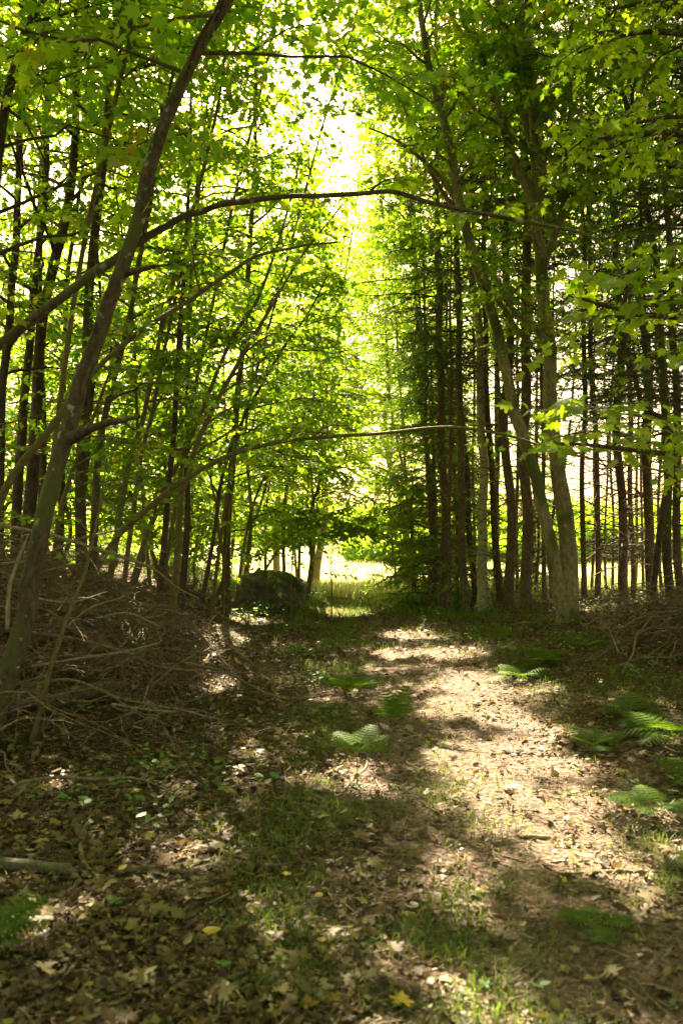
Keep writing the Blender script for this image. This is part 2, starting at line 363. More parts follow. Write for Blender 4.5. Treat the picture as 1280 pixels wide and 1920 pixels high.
# ------------------------------------------------------------------ tree generators
def rot_az(az, el): return np.stack([np.cos(el) * np.sin(az), np.cos(el) * np.cos(az), np.sin(el)], -1)
def limbs(P, rd, n, L, t0=.3, t1=1.0, el=(15, 55), az=None, K=7, rmul=.42, shape='round', droop=.25):
    """n branches leaving trunk line P between t0 and t1"""
    t = np.sort(t0 + (t1 - t0) * (np.arange(n) + R.random(n)) / n)
    o = along(P, t); rr = along(rd[:, None], t)[:, 0] if rd.ndim == 1 else rd
    if az is None: a = np.arange(n) * 2.4 + R.normal(0, .5, n)
    else: a = np.radians(az[0]) + R.uniform(-1, 1, n) * math.radians(az[1])
    e = np.radians(R.uniform(el[0], el[1], n))
    tt = (t - t0) / max(t1 - t0, 1e-6)
    prof = {'round': .55 + .45 * np.sin(np.pi * np.clip(tt * .85 + .12, 0, 1)), 'flat': np.ones(n), 'cone': 1.05 - .85 * tt}[shape]
    ln = L * prof * R.uniform(.7, 1.15, n)
    s = np.linspace(0, 1, K)[None, :, None]
    d = rot_az(a, e)[:, None, :]
    pts = o[:, None, :] + d * s * ln[:, None, None]
    pts[:, :, 2] -= (droop * ln[:, None] * (s[:, :, 0] ** 2))
    wob = R.normal(0, .05, (n, K, 3)) * ln[:, None, None] * s
    pts = pts + wob
    rb = np.minimum(rr * rmul, .006 + ln * .012)[:, None] * (1 - .85 * s[:, :, 0]) + .002
    return pts, rb
def twigs(BP, BR, m, L, lo=.2, K=4, spread=(35, 75), flat=.25, droop=.2):
    """m twigs per branch, roughly in the horizontal plane"""
    N, KB, _ = BP.shape
    t = (lo + (1 - lo) * (np.arange(m)[None] + R.random((N, m))) / m); t[:, -1] = .99
    f = t * (KB - 1); i = np.minimum(f.astype(int), KB - 2); u = (f - i)[..., None]
    ar = np.arange(N)[:, None]
    o = BP[ar, i] * (1 - u) + BP[ar, i + 1] * u
    d = nrm(BP[ar, i + 1] - BP[ar, i])
    side = nrm(np.cross(d, np.array([0, 0, 1.])) + R.normal(0, .15, d.shape))
    sg = np.where(np.arange(m) % 2 == 0, 1, -1)[None, :, None]
    an = np.radians(R.uniform(spread[0], spread[1], (N, m)))[..., None]
    an[:, -1] *= .2
    dd = nrm(d * np.cos(an) + side * sg * np.sin(an) + np.array([0, 0, 1.]) * R.normal(.05, flat, (N, m, 1)))
    bl = np.linalg.norm(BP[:, -1] - BP[:, 0], axis=1)[:, None]
    ln = (L * R.uniform(.6, 1.2, (N, m)) * (1.15 - .55 * t)) * np.minimum(1, .45 + bl)
    s = np.linspace(0, 1, K)[None, None, :, None]
    pts = o[:, :, None] + dd[:, :, None] * s * ln[:, :, None, None]
    pts[..., 2] -= droop * ln[:, :, None] * s[..., 0] ** 2
    pts = pts + R.normal(0, .04, pts.shape) * ln[:, :, None, None] * s
    pts = pts.reshape(N * m, K, 3)
    rb = (.0045 * (1 - .7 * np.linspace(0, 1, K)))[None] * np.ones((N * m, 1))
    return pts, rb
def spray(g, TP, nl, size, tpl, mat=0, lo=.15, tilt=.6, cull=True, stalk=.35, r0=0., r1=1.):
    """nl leaves along every twig, held out flat on both sides"""
    N, K, _ = TP.shape
    t = lo + (1 - lo) * (np.arange(nl)[None] + .6 * R.random((N, nl))) / nl
    f = np.minimum(t, .999) * (K - 1); i = f.astype(int); u = (f - i)[..., None]; ar = np.arange(N)[:, None]
    o = TP[ar, i] * (1 - u) + TP[ar, i + 1] * u
    d = nrm(TP[ar, i + 1] - TP[ar, i])
    side = nrm(np.cross(d, np.array([0, 0, 1.])) + 1e-4)
    sg = np.where(np.arange(nl) % 2 == 0, 1, -1)[None, :, None]
    an = np.radians(R.uniform(25, 80, (N, nl)))[..., None]; an[:, -1] *= .3
    dd = d * np.cos(an) + side * sg * np.sin(an); dd[..., 2] -= R.uniform(0, .6, (N, nl)); dd = nrm(dd)
    nn = np.array([0, 0, 1.]) + R.normal(0, tilt, (N, nl, 3))
    sz = size * R.uniform(.6, 1.2, (N, nl))
    o = o + dd * (sz * stalk)[..., None]
    o, dd, nn, sz = o.reshape(-1, 3), dd.reshape(-1, 3), nn.reshape(-1, 3), sz.reshape(-1)
    rn = (.62 * R.random((N, 1)) + .38 * R.random((N, nl))).reshape(-1)
    if cull:
        k = lit_keep(o + dd * (sz * .5)[:, None]); o, dd, nn, sz, rn = o[k], dd[k], nn[k], sz[k], rn[k]
    rn = np.clip((rn - .5) * 1.25 + .5, 0, 1); leaves(g, o, dd, nn, sz, tpl, r0 + (r1 - r0) * rn, mat)
    return len(o)
NLEAF = 0
def finish(name, label, cat, group, base, tg, bark_m, cg, leaf_ms, crown='crown', extra=None):
    root = empty(name, tuple(base)); tag(root, label, cat, group)
    link('trunk', tg.mesh('trunk', bark_m, base), root)
    if cg is not None and cg.n: link(crown, cg.mesh(crown, leaf_ms, base), root)
    return root
def decid(name, label, pts, rad, bark_m='bark', group=None, cat='tree', limb=None, nt=9, tl=.5, nl=9, leaf=.10, tpl=TPL_MAPLE_LO,
          leafm='leaf', flare=.3, sides=12, extra=(), cull=True, tilt=.6, r0=0., r1=1., sink=.12):
    """pts: world trunk line, limb: list of dicts for limbs(), extra: explicit limb polylines (pts,r0,r1)"""
    global NLEAF
    pts = np.asarray(pts, float); tg = Geo(); cg = Geo()
    base = pts[0].copy()
    P, rd = trunk_geo(tg, pts, rad, sides=sides, flare=flare)
    base[2] = min(base[2], float(H(base[0], base[1]))) if base[2] < 1.2 else base[2]
    lines = []
    for kw in (limb or []):
        bp, br = limbs(P, rd, **kw); lines.append((bp, br))
    for (ep, a, b) in extra:
        n = 12; q = resample(np.asarray(ep, float), n)
        trunk_geo(tg, q, np.linspace(a, b, n), sides=7, n=24, lump=.04)
        sub, sr = limbs(q, np.linspace(a, b, n), 5, .7, t0=.35, el=(0, 45), K=5)
        lines.append((sub, sr)); lines.append((q[None, ::2][:, -5:], np.linspace(b, b * .5, 5)[None]))
    for bp, br in lines:
        if cull: bp, br = cut_limbs(bp, br)
        if not len(bp): continue
        V, Fc_ = tubes(bp, br, 5); tg.add(V, Fc_)
        tp, tr = twigs(bp, br, nt, tl)
        if cull: tp, tr = cut_twigs(tp, tr)
        if not len(tp): continue
        V, Fc_ = tubes(tp, tr, 3); cg.add(V, Fc_, mat=1)
        NLEAF += spray(cg, tp, nl, leaf, tpl, 0, cull=cull, tilt=tilt, r0=r0, r1=r1)
    return finish(name, label, cat, group, base, tg, M[bark_m], cg, [M[leafm], M['twig']])
def needles(g, TP, n, ln, wd, mat=0, lo=.05, r0=0, r1=1):
    N, K, _ = TP.shape
    t = lo + (1 - lo) * R.random((N, n)); f = np.minimum(t, .999) * (K - 1); i = f.astype(int); u = (f - i)[..., None]; ar = np.arange(N)[:, None]
    o = TP[ar, i] * (1 - u) + TP[ar, i + 1] * u
    d = nrm(TP[ar, i + 1] - TP[ar, i]); q = R.normal(0, 1, (N, n, 3)); q[..., 2] *= .6
    q = nrm(np.cross(d, q)); dd = nrm(d * .65 + q * .8)
    x = nrm(np.cross(dd, R.normal(0, 1, (N, n, 3))))
    L = (ln * R.uniform(.6, 1.2, (N, n)))[..., None]
    V = np.stack([o - x * wd / 2, o + x * wd / 2, o + dd * L], 2).reshape(-1, 3)
    Fc_ = np.arange(N * n * 3).reshape(-1, 3)
    g.add(V, Fc_, np.repeat(R.uniform(r0, r1, N), n), mat)
def conifer(name, label, pts, rad, group=None, live=.45, nlive=46, L=1.3, ndead=30, Ld=.9, top=1.0, bark_m='bark_spruce', needle='needle',
            nlen=.06, nw=.011, nt=12, nn=14, dead0=.08, flare=.25, droop=.25, el=(-12, 15), cat='tree', sides=10, lowest=None):
    pts = np.asarray(pts, float); tg = Geo(); cg = Geo(); base = pts[0].copy()
    P, rd = trunk_geo(tg, pts, rad, sides=sides, flare=flare, lump=.05)
    base[2] = float(H(base[0], base[1]))
    if ndead:
        bp, br = limbs(P, rd, ndead, Ld, t0=dead0, t1=min(live + .15, .95), el=(-38, 32), shape='flat', droop=.15, K=6)
        br = br * .5
        V, Fc_ = tubes(bp, br, 4); tg.add(V, Fc_)
        tp, tr = twigs(bp, br, 6, .35, K=3, droop=.3); V, Fc_ = tubes(tp, tr * .55, 3); tg.add(V, Fc_)
    if nlive:
        bp, br = limbs(P, rd, nlive, L, t0=live, t1=top, el=el, shape='cone', droop=droop, K=7)
        V, Fc_ = tubes(bp, br * .8, 4); cg.add(V, Fc_, mat=1)
        tp, tr = twigs(bp, br, nt, L * .38, lo=.12, K=4, flat=.12, droop=.3)
        V, Fc_ = tubes(tp, tr * .6, 3); cg.add(V, Fc_, mat=1)
        keep = lit_keep(tp[:, 2]); tp = tp[keep]
        needles(cg, tp, nn, nlen, nw); needles(cg, bp, nn * 3, nlen, nw)
    return finish(name, label, cat, group, base, tg, M[bark_m], cg, [M[needle], M['twig']])
def line(lst, Y=None):
    """[(px,py,Y)] or [(px,py)] with one depth"""
    return np.array([at(a[0], a[1], a[2] if len(a) > 2 else Y) for a in lst])
def rooted(P, Y=None):
    P = P.copy(); P[0, 2] = float(H(P[0, 0], P[0, 1])) - .08; return P
def wpx(ws, Y): return np.array(ws, float) / 2 / F * Y * .80

# ------------------------------------------------------------------ LEFT SIDE: leaning maple in front and its neighbours
p = rooted(line([(-28,1440,5.25),(38,1180,5.27),(60,1090,5.28),(80,1000,5.3),(122,830,5.35),(172,660,5.4),(230,500,5.4),(285,320,5.4),(338,165,5.4),(385,70,5.4),(440,-30,5.4),(520,-230,5.3),(600,-480,5.2)]))
decid('leaning_tree', 'thick lichen-spotted trunk leaning right across the left foreground, with two snapped stubs', p,
      wpx([46,44,42,40,38,36,34,31,28,26,23,17,8], 5.3), sides=20, flare=.2,
      limb=[dict(n=16, L=2.6, t0=.62, t1=1.0, el=(5, 45))], nt=10, tl=.6, nl=8, leaf=.11, tpl=TPL_MAPLE)
lean = bpy.context.scene.objects['leaning_tree']
def part_tube(parent, name, pts, radii, mat, sides=8, n=None, label=None, lump=.05):
    g = Geo(); trunk_geo(g, pts, radii, sides=sides, n=n, lump=lump)
    o = link(name, g.mesh(name, M[mat], parent.location), parent)
    if label: o['label'] = label
    return o
part_tube(lean, 'branch_stub', line([(132,822,5.33),(165,805,5.2),(210,793,5.05),(262,783,4.95)]), [.05,.032,.024,.014], 'bark')
part_tube(lean, 'branch_stub', line([(236,512,5.38),(262,505,5.3),(292,499,5.25)]), [.03,.02,.012], 'bark')

# arching limb that crosses the whole picture behind the leaning trunk
p = rooted(line([(-560,1420,5.9),(-330,980,5.8),(-120,740,5.7),(0,650,5.62),(75,590,5.6),(150,528,5.6),(235,470,5.6),(300,428,5.6),(370,396,5.6),(450,378,5.6),(540,368,5.6),(640,366,5.55),(730,362,5.5),(800,380,5.4),(880,398,5.3),(980,416,5.2),(1080,434,5.1),(1130,460,5.0),(1200,560,4.9),(1240,600,4.85)]))
decid('arching_sapling', 'thin sapling arched over the whole path, its tip hanging at the right', p,
      wpx([34,30,27,25,23,22,21,18,15,13,12,12,11,10,9.5,9,8,6,4,3], 5.5), sides=10, flare=.1, tilt=.45,
      limb=[dict(n=5, L=.45, t0=.93, t1=1.0, el=(-10, 30), K=5), dict(n=9, L=.4, t0=.25, t1=.9, el=(-30,60), K=5)], nt=4, tl=.22, nl=4, leaf=.10, tpl=TPL_MAPLE, r0=.5, r1=.93)
# lower arch
p = rooted(line([(120,1200,8.6),(170,1090,8.6),(225,1000,8.6),(300,932,8.6),(360,890,8.6),(440,850,8.6),(520,830,8.6),(600,821,8.55),(700,814,8.5),(800,803,8.4),(870,802,8.3),(960,818,8.2),(1060,850,8.1),(1180,872,8.0),(1250,885,8.0)]))
decid('bent_sapling', 'long thin dark sapling bowed low over the path at head height', p, wpx([16,15,14,13,12,11,10,9,8,8,7,6,5,4,3], 8.5), sides=8, flare=.1, bark_m='bark_thin',
      limb=[dict(n=9, L=.8, t0=.35, t1=1.0, el=(-15, 40))], nt=5, tl=.35, nl=5, leaf=.09)
# leaning stem from the left edge up to the middle
p = rooted(line([(-60,1120,6.9),(0,935,6.8),(85,815,6.8),(165,710,6.8),(225,655,6.8),(300,598,6.8),(360,560,6.8),(425,515,6.8),(475,482,6.8),(560,462,6.8),(640,452,6.8)]))
decid('slanting_sapling', 'slim bare stem slanting up to the right behind the thick leaning trunk', p, wpx([22,20,17,14,12,11,10,9,8,6,4], 6.8), sides=8, bark_m='bark_thin',
      limb=[dict(n=10, L=1.0, t0=.5, t1=1.0, el=(0, 50))], nt=6, tl=.4, nl=6, leaf=.09)

# thicket of leaning stems on the left bank
TH = [
 ('mottled grey-brown stem rising just right of the leaning trunk', [(165,1040),(180,900),(205,760),(240,600),(262,480),(282,380),(312,200),(340,40)], [24,21,18,15,14,12,10,7], 8.6, 'bark'),
 ('straight slim stem of the thicket, second from the leaning trunk', [(196,1060),(235,900),(270,780),(300,640),(330,500),(380,330),(412,170),(432,0)], [18,15,13,12,11,10,8,6], 9.4, 'bark_thin'),
 ('thin stem tilting right in the middle of the left thicket', [(228,1040),(262,870),(290,760),(312,640),(345,480),(372,330),(390,180)], [14,12,11,10,8,6,4], 10.2, 'bark_thin'),
 ('nearly upright dark stem in the middle of the left thicket', [(296,1090),(312,960),(328,800),(334,640),(350,450),(356,250),(362,60)], [18,17,15,13,11,8,6], 10.6, 'bark_dark'),
 ('long thicket stem curving up and to the right over the boulder', [(316,1110),(338,960),(356,880),(388,790),(440,690),(500,590),(560,490),(640,385)], [22,18,15,13,12,9,7,4], 9.8, 'bark_thin'),
 ('slender stem crossing behind the others toward upper right', [(236,1060),(290,950),(335,870),(375,780),(432,640),(482,560),(530,430),(562,300)], [15,13,12,11,10,9,7,5], 10.9, 'bark_thin'),
 ('thin dark stem leaning right, closest to the boulder', [(372,1120),(400,1000),(418,890),(450,800),(520,670),(582,580),(622,500)], [14,11,10,8,7,6,4], 11.5, 'bark_dark'),
 ('upright rough stem at the right edge of the left thicket', [(340,1100),(350,960),(352,820),(352,640),(366,450),(380,300),(420,120)], [18,16,14,12,9,7,5], 11.8, 'bark_dark'),
 ('very thin whip growing left of the boulder', [(418,1135),(424,1040),(430,960),(440,900)], [6,5,4,2], 13.0, 'bark_thin'),
 ('thin pale stem leaning left in the shaded thicket', [(290,1090),(270,960),(258,820),(252,640),(232,460),(210,300)], [11,10,9,8,6,4], 11.0, 'bark_thin'),
 ('slim twisted stem between the thicket and the dark trunks', [(150,1040),(160,900),(170,760),(190,600),(182,450),(200,300),(196,150)], [13,12,11,9,8,6,5], 10.4, 'bark_dark'),
 ('leaning young stem low in front of the dark trunks', [(90,1060),(120,940),(160,820),(205,700),(255,590)], [13,12,10,8,5], 8.9, 'bark_thin'),
]
for i, (lab, pts, ws, Y, bm) in enumerate(TH):
    small = len(pts) <= 4
    p = rooted(line(pts, Y))
    decid('thicket_stem', lab, p, wpx(ws, Y) * .85, bark_m=bm, group='leaning stems of the left thicket', sides=9,
          limb=[dict(n=4 if small else 16, L=.5 if small else 1.6, t0=.3 if small else .3, t1=1, el=(0, 50), az=(20, 150))], nt=9, tl=.5, nl=9, leaf=.085)
DT = [
 ('broad dark ragged trunk near the left edge', [(52,1020),(60,900),(68,780),(78,640),(92,540),(118,420),(140,300),(146,160),(140,30),(150,-120)], [32,28,26,24,23,22,20,17,15,10], 9.6),
 ('dark straight trunk left of the ragged one', [(28,1020),(36,880),(46,740),(60,600),(72,480),(86,350),(90,200),(100,40)], [24,22,20,17,15,13,11,9], 10.4),
 ('dark trunk partly cut off by the left border', [(-6,1020),(0,880),(8,700),(20,560),(34,400),(40,220),(52,100),(70,-40)], [22,20,19,18,16,15,13,9], 9.0),
 ('thin black trunk standing behind the ragged trunk', [(112,1020),(116,880),(120,720),(124,560),(140,430),(156,300),(160,150)], [15,14,13,11,9,7,5], 12.0),
]
for lab, pts, ws, Y in DT:
    decid('dark_tree', lab, rooted(line(pts, Y)), wpx(ws, Y), bark_m='bark_dark', group='dark trunks at the left edge',
          limb=[dict(n=18, L=1.9, t0=.35, t1=1, el=(5, 50))], nt=9, tl=.5, nl=9, leaf=.085)
p = rooted(line([(-40,1250,7.5),(-40,900,7.4),(-20,500,7.2),(0,270,7.2),(28,130,7.1),(58,40,7.1),(110,-40,7.0),(180,-160,7)]))
decid('forked_tree', 'dark forked trunk entering at the top left corner', p, wpx([30,27,25,22,20,16,12,8], 7.2), bark_m='bark_dark',
      limb=[dict(n=18, L=1.7, t0=.45, t1=1, el=(0, 45))], nt=8, tl=.5, nl=7, leaf=.10,
      extra=[(line([(56,45,7.1),(100,32,7.0),(150,18,6.8),(200,5,6.6)]), .018, .006)])

# boulder's two thin whips
for lab, pts, Y, nb in (('thin whip in front of the boulder', [(547,1155),(546,1090),(550,1030),(545,980)], 13.6, 5),
                    ('single thin upright sapling standing in the gap by the bright meadow', [(621,1165),(622,1110),(621,1060),(624,1020)], 13.2, 4)):
    decid('young_sapling', lab, rooted(line(pts, Y)), wpx([4,3.5,3,2], Y), bark_m='bark_thin', sides=6, limb=[dict(n=nb, L=.4, t0=.5, el=(0, 40), K=5)], nt=4, tl=.2, nl=5, leaf=.07, tpl=TPL_OVATE)

# ------------------------------------------------------------------ RIGHT SIDE
TR = 11.2
g0 = at(1062, 1180, TR)
base_r = line([(1064,1180,TR),(1063,1060,TR),(1055,930,TR),(1043,840,TR),(1030,700,TR),(1022,600,TR),(1015,480,TR),(1008,400,TR),(1000,300,TR),(995,200,TR),(992,90,TR),(988,-30,TR),(980,-250,TR),(975,-520,TR)])
decid('twin_tree', 'large moss-tinged twin trunk splitting low down on the right of the path', rooted(base_r), wpx([52,42,37,33,31,29,27,25,24,22,20,18,13,6], TR),
      bark_m='bark_pale', sides=20, flare=.22,
      limb=[dict(n=20, L=2.2, t0=.38, t1=.74, el=(15, 60)), dict(n=26, L=2.5, t0=.68, t1=1, el=(0, 55))], nt=10, tl=.55, nl=8, leaf=.105,
      extra=[(line([(1005,400),(985,345),(962,300),(940,210),(905,120),(880,60)], TR), .09, .03), (line([(1008,330),(985,240),(965,150),(940,60),(930,-40)], TR + .2), .07, .03),
             (line([(1002,250),(1035,180),(1060,90),(1078,10)], TR - .2), .06, .02), (line([(1018,500),(1050,400),(1060,280),(1075,160)], TR + .3), .06, .02),
             (line([(1026,650),(1000,610),(965,585),(935,530),(900,500)], TR - .3), .05, .015)])
twin = bpy.context.scene.objects['twin_tree']
lpts = line([(1058,1150),(1040,1070),(1015,960),(996,880),(975,790),(950,690),(925,600),(898,520),(877,440),(860,360),(840,270),(818,190),(803,110),(788,0),(770,-150),(760,-330)], TR - .08)
tg = Geo(); cg = Geo(); P_, rd_ = trunk_geo(tg, lpts, wpx([38,31,28,27,26,25,24,23,22,20,19,17,15,13,10,5], TR), sides=16)
for ep, a, b in ((line([(866,390),(830,340),(790,300),(740,262),(690,240)], TR), .045, .012), (line([(872,420),(835,370),(800,310),(760,210),(735,130)], TR + .2), .045, .012),
              (line([(848,300),(830,220),(826,140),(800,60)], TR), .03, .012), (line([(900,520),(940,570),(985,640),(1015,660)], TR - .2), .035, .02)):
    q = resample(ep, 12); trunk_geo(tg, q, np.linspace(a, b, 12), sides=7, n=24)
    bp, br = limbs(q, np.linspace(a, b, 12), 6, .9, t0=.3, el=(0, 40), K=5); bp, br = cut_limbs(bp, br); V, F_ = tubes(bp, br, 4); tg.add(V, F_)
    tp, tr = cut_twigs(*twigs(bp, br, 7, .4)); V, F_ = tubes(tp, tr, 3); cg.add(V, F_, mat=1); spray(cg, tp, 6, .095, TPL_MAPLE_LO, 0, r0=.3)
for kw in (dict(n=12, L=1.5, t0=.5, t1=.8, el=(10, 55)), dict(n=16, L=2.0, t0=.78, t1=1, el=(0, 50))):
    bp, br = limbs(P_, rd_, **kw); bp, br = cut_limbs(bp, br); V, F_ = tubes(bp, br, 5); tg.add(V, F_)
    tp, tr = cut_twigs(*twigs(bp, br, 8, .5)); V, F_ = tubes(tp, tr, 3); cg.add(V, F_, mat=1); spray(cg, tp, 8, .1, TPL_MAPLE_LO, 0, r0=.2)
b_ = twin.location
o = link('second_trunk', tg.mesh('second_trunk', M['bark_pale'], b_), twin); o['label'] = 'slimmer trunk of the pair, curving up to the left'
link('crown', cg.mesh('crown', [M['leaf'], M['twig']], b_), twin)

# birches
p = rooted(line([(906,1135),(905,1000),(903,850),(901,720),(896,620),(884,520),(876,430),(880,330),(884,240),(878,140),(870,0)], 14.0))
decid('white_birch', 'white-barked birch standing left of the twin trunk', p, wpx([26,22,20,19,18,16,14,12,11,9,6], 14.0), bark_m='birch', group='birches on the right',
      limb=[dict(n=22, L=1.5, t0=.45, t1=1, el=(20, 60))], nt=7, tl=.5, nl=7, leaf=.08, tpl=TPL_OVATE, leafm='leaf_far', flare=.7)
p = rooted(line([(928,1120),(930,900),(932,700),(926,560),(922,420),(920,300),(930,200),(940,80)], 17.0))
decid('white_birch', 'slimmer pale birch further back, seen through leaves right of the first birch', p, wpx([14,13,12,12,11,9,7,5], 17.0), bark_m='birch', group='birches on the right',
      limb=[dict(n=22, L=1.7, t0=.5, t1=1, el=(20, 60))], nt=7, tl=.5, nl=7, leaf=.08, tpl=TPL_OVATE, leafm='leaf_far')

# dense stand of spruces on the right: base px, width, top px at row 450, depth
SP = [
 (806,1106,10,792,15.6,'slim spruce pole at the left end of the stand'),
 (829,1110,22,820,15.2,'thick rough spruce trunk, second in the stand from the path'),
 (843,1112,10,846,14.6,'slim spruce leaning right close behind the second trunk'),
 (856,1112,9,838,16.5,'thin spruce pole leaning left behind the stand edge'),
 (872,1122,19,858,14.4,'thick dark spruce trunk just left of the white birch'),
 (890,1118,8,886,17.0,'very thin dark pole almost touching the white birch'),
 (934,1122,9,930,16.8,'thin dark pole just right of the white birch'),
 (953,1134,24,944,13.8,'thick spruce trunk right of the white birch'),
 (970,1125,9,962,16.6,'thin pole between the two thick trunks right of the birch'),
 (987,1145,27,984,13.2,'thickest spruce trunk, just left of the twin trunk'),
 (1004,1126,8,1010,17.5,'thin pole behind the fork of the twin trunk, left one'),
 (1021,1148,11,1016,13.0,'dark pole seen in the fork of the twin trunk'),
 (1033,1135,8,1040,16.0,'thin pole behind the foot of the twin trunk'),
 (1094,1138,13,1090,14.2,'slender spruce just right of the twin trunk'),
 (1108,1122,7,1120,17.5,'very thin leaning pole right of the twin trunk'),
 (1120,1130,14,1108,15.0,'spruce pole of middle width, second right of the twin trunk'),
 (1135,1120,6,1138,18.0,'hair-thin pole left of the thick lit spruce'),
 (1148,1122,7,1150,17.0,'thin pole close against the thick lit spruce'),
 (1168,1132,22,1152,14.4,'thick spruce with sidelit bark in the middle of the right stand'),
 (1188,1128,13,1172,15.2,'medium spruce just right of the sidelit one'),
 (1206,1122,7,1196,17.6,'thin pole between the medium spruce and the broad one'),
 (1224,1138,24,1204,14.0,'broad dark spruce near the right edge'),
 (1241,1124,8,1234,16.8,'thin pole right of the broad dark spruce'),
 (1257,1124,7,1262,17.8,'thin pole second from the right border'),
 (1276,1152,20,1256,12.4,'dark spruce at the right border leaning left'),
 (1330,1160,22,1310,12.0,'spruce cut off by the right border'),
 (1400,1150,22,1390,13.0,'spruce standing just past the right border'),
]
for i, (bx, by, wd, tx, Y, lab) in enumerate(SP):
    Y = Y + 0.0
    s = (tx - bx) / 650.0
    k = R.normal(0, 3, 8)
    top = -60 - R.uniform(0, 350) if wd > 12 else R.uniform(0, 350)
    rows = np.linspace(by, top, 8)
    pts = [(bx + (by - r) * s + (k[j] if j else 0), r, Y) for j, r in enumerate(rows)]
    ws = wd * np.array([1.1, .95, .9, .82, .7, .55, .38, .15])
    big = wd > 12; east = bx > 1080
    conifer('spruce', lab, rooted(line(pts)), wpx(np.maximum(ws * .95, 2.5), Y), group='spruces of the right stand',
            live=(.26 if east else .34) if big else .4, nlive=(74 if east else 56) if big else 22, L=1.55 if big else .9, ndead=60 if big else 26, Ld=1.5 if big else .9,
            sides=10 if big else 7, nt=12 if big else 8, nn=18, dead0=.06, nw=.018, nlen=.07)
# fir with low green boughs at the end of the stand
for (bx, by, tx, ty, Y, L, lab, nl) in ((815,1118,808,620,16.2,1.9,'green fir with feathery drooping boughs down to the ground beside the meadow gap',110),
                                (775,1126,772,900,17.4,1.0,'smaller light green fir spreading at the foot of the feathery one',50),
                                (838,1116,850,720,18.2,1.2,'green fir filling the space behind the second trunk',60),
                                (1000,1126,1004,760,19.0,1.2,'young green fir behind the thickest trunk',50)):
    pts = [(bx + (tx - bx) * t, by + (ty - by) * t, Y) for t in np.linspace(0, 1, 6)]
    conifer('green_fir', lab, rooted(line(pts)), wpx([12,11,9,7,5,2], Y), live=.04, nlive=nl, L=L, ndead=0, needle='needle_light', nt=16, nn=22, nlen=.08, nw=.021, el=(-14, 14), droop=.16, group='green firs at the stand edge')
# curving dead branch tree at right
decid('crooked_tree', 'crooked dark stem bending like an elbow before the spruces at right',
      rooted(line([(1215,1160),(1235,1000),(1262,860),(1258,800),(1215,770),(1196,740),(1182,680),(1170,620),(1178,520),(1200,420),(1190,300)], 11.0)), wpx([16,14,12,11,11,10,10,9,8,6,4], 11), bark_m='bark_dark', sides=9,
      limb=[dict(n=12, L=1.1, t0=.5, t1=1, el=(-5, 50))], nt=6, tl=.4, nl=6, leaf=.1)
# maple overhanging from beyond the right border, with lit leaves
decid('overhanging_maple', 'maple just beyond the right border reaching sunlit sprays into the picture', rooted(line([(1640,1500,6.2),(1600,1000,6.1),(1540,600,6.0),(1480,300,5.9),(1420,60,5.8),(1360,-200,5.8),(1300,-500,5.8)])), [.13,.12,.11,.10,.09,.06,.03], bark_m='bark',
      limb=[dict(n=5, L=2.0, t0=.6, t1=.85, el=(-10, 30), az=(-75, 60))], nt=8, tl=.5, nl=7, leaf=.085, tpl=TPL_MAPLE, r0=.45, r1=.93,
      extra=[(line([(1560,700,6.0),(1420,640,5.7),(1290,600,5.3),(1180,585,5.0),(1090,560,4.8)]), .035, .008), (line([(1580,900,6.0),(1400,860,5.4),(1250,850,4.8),(1120,835,4.4),(1030,830,4.2)]), .03, .006),
             (line([(1500,400,5.9),(1380,300,5.9),(1250,250,6),(1120,260,6.2)]), .04, .01), (line([(1450,150,5.9),(1330,80,6),(1200,60,6.2),(1080,100,6.4)]), .04, .01)])
# big old spruce crown filling the upper right corner
conifer('tall_spruce', 'tall dark spruce filling the upper right corner with its boughs', rooted(line([(1325,1200),(1318,900),(1310,600),(1305,300),(1300,0),(1295,-300),(1290,-500)], 10.5)), [.17,.16,.15,.13,.10,.06,.02],
        live=.42, nlive=110, L=1.7, ndead=40, Ld=1.4, nt=14, nn=18)

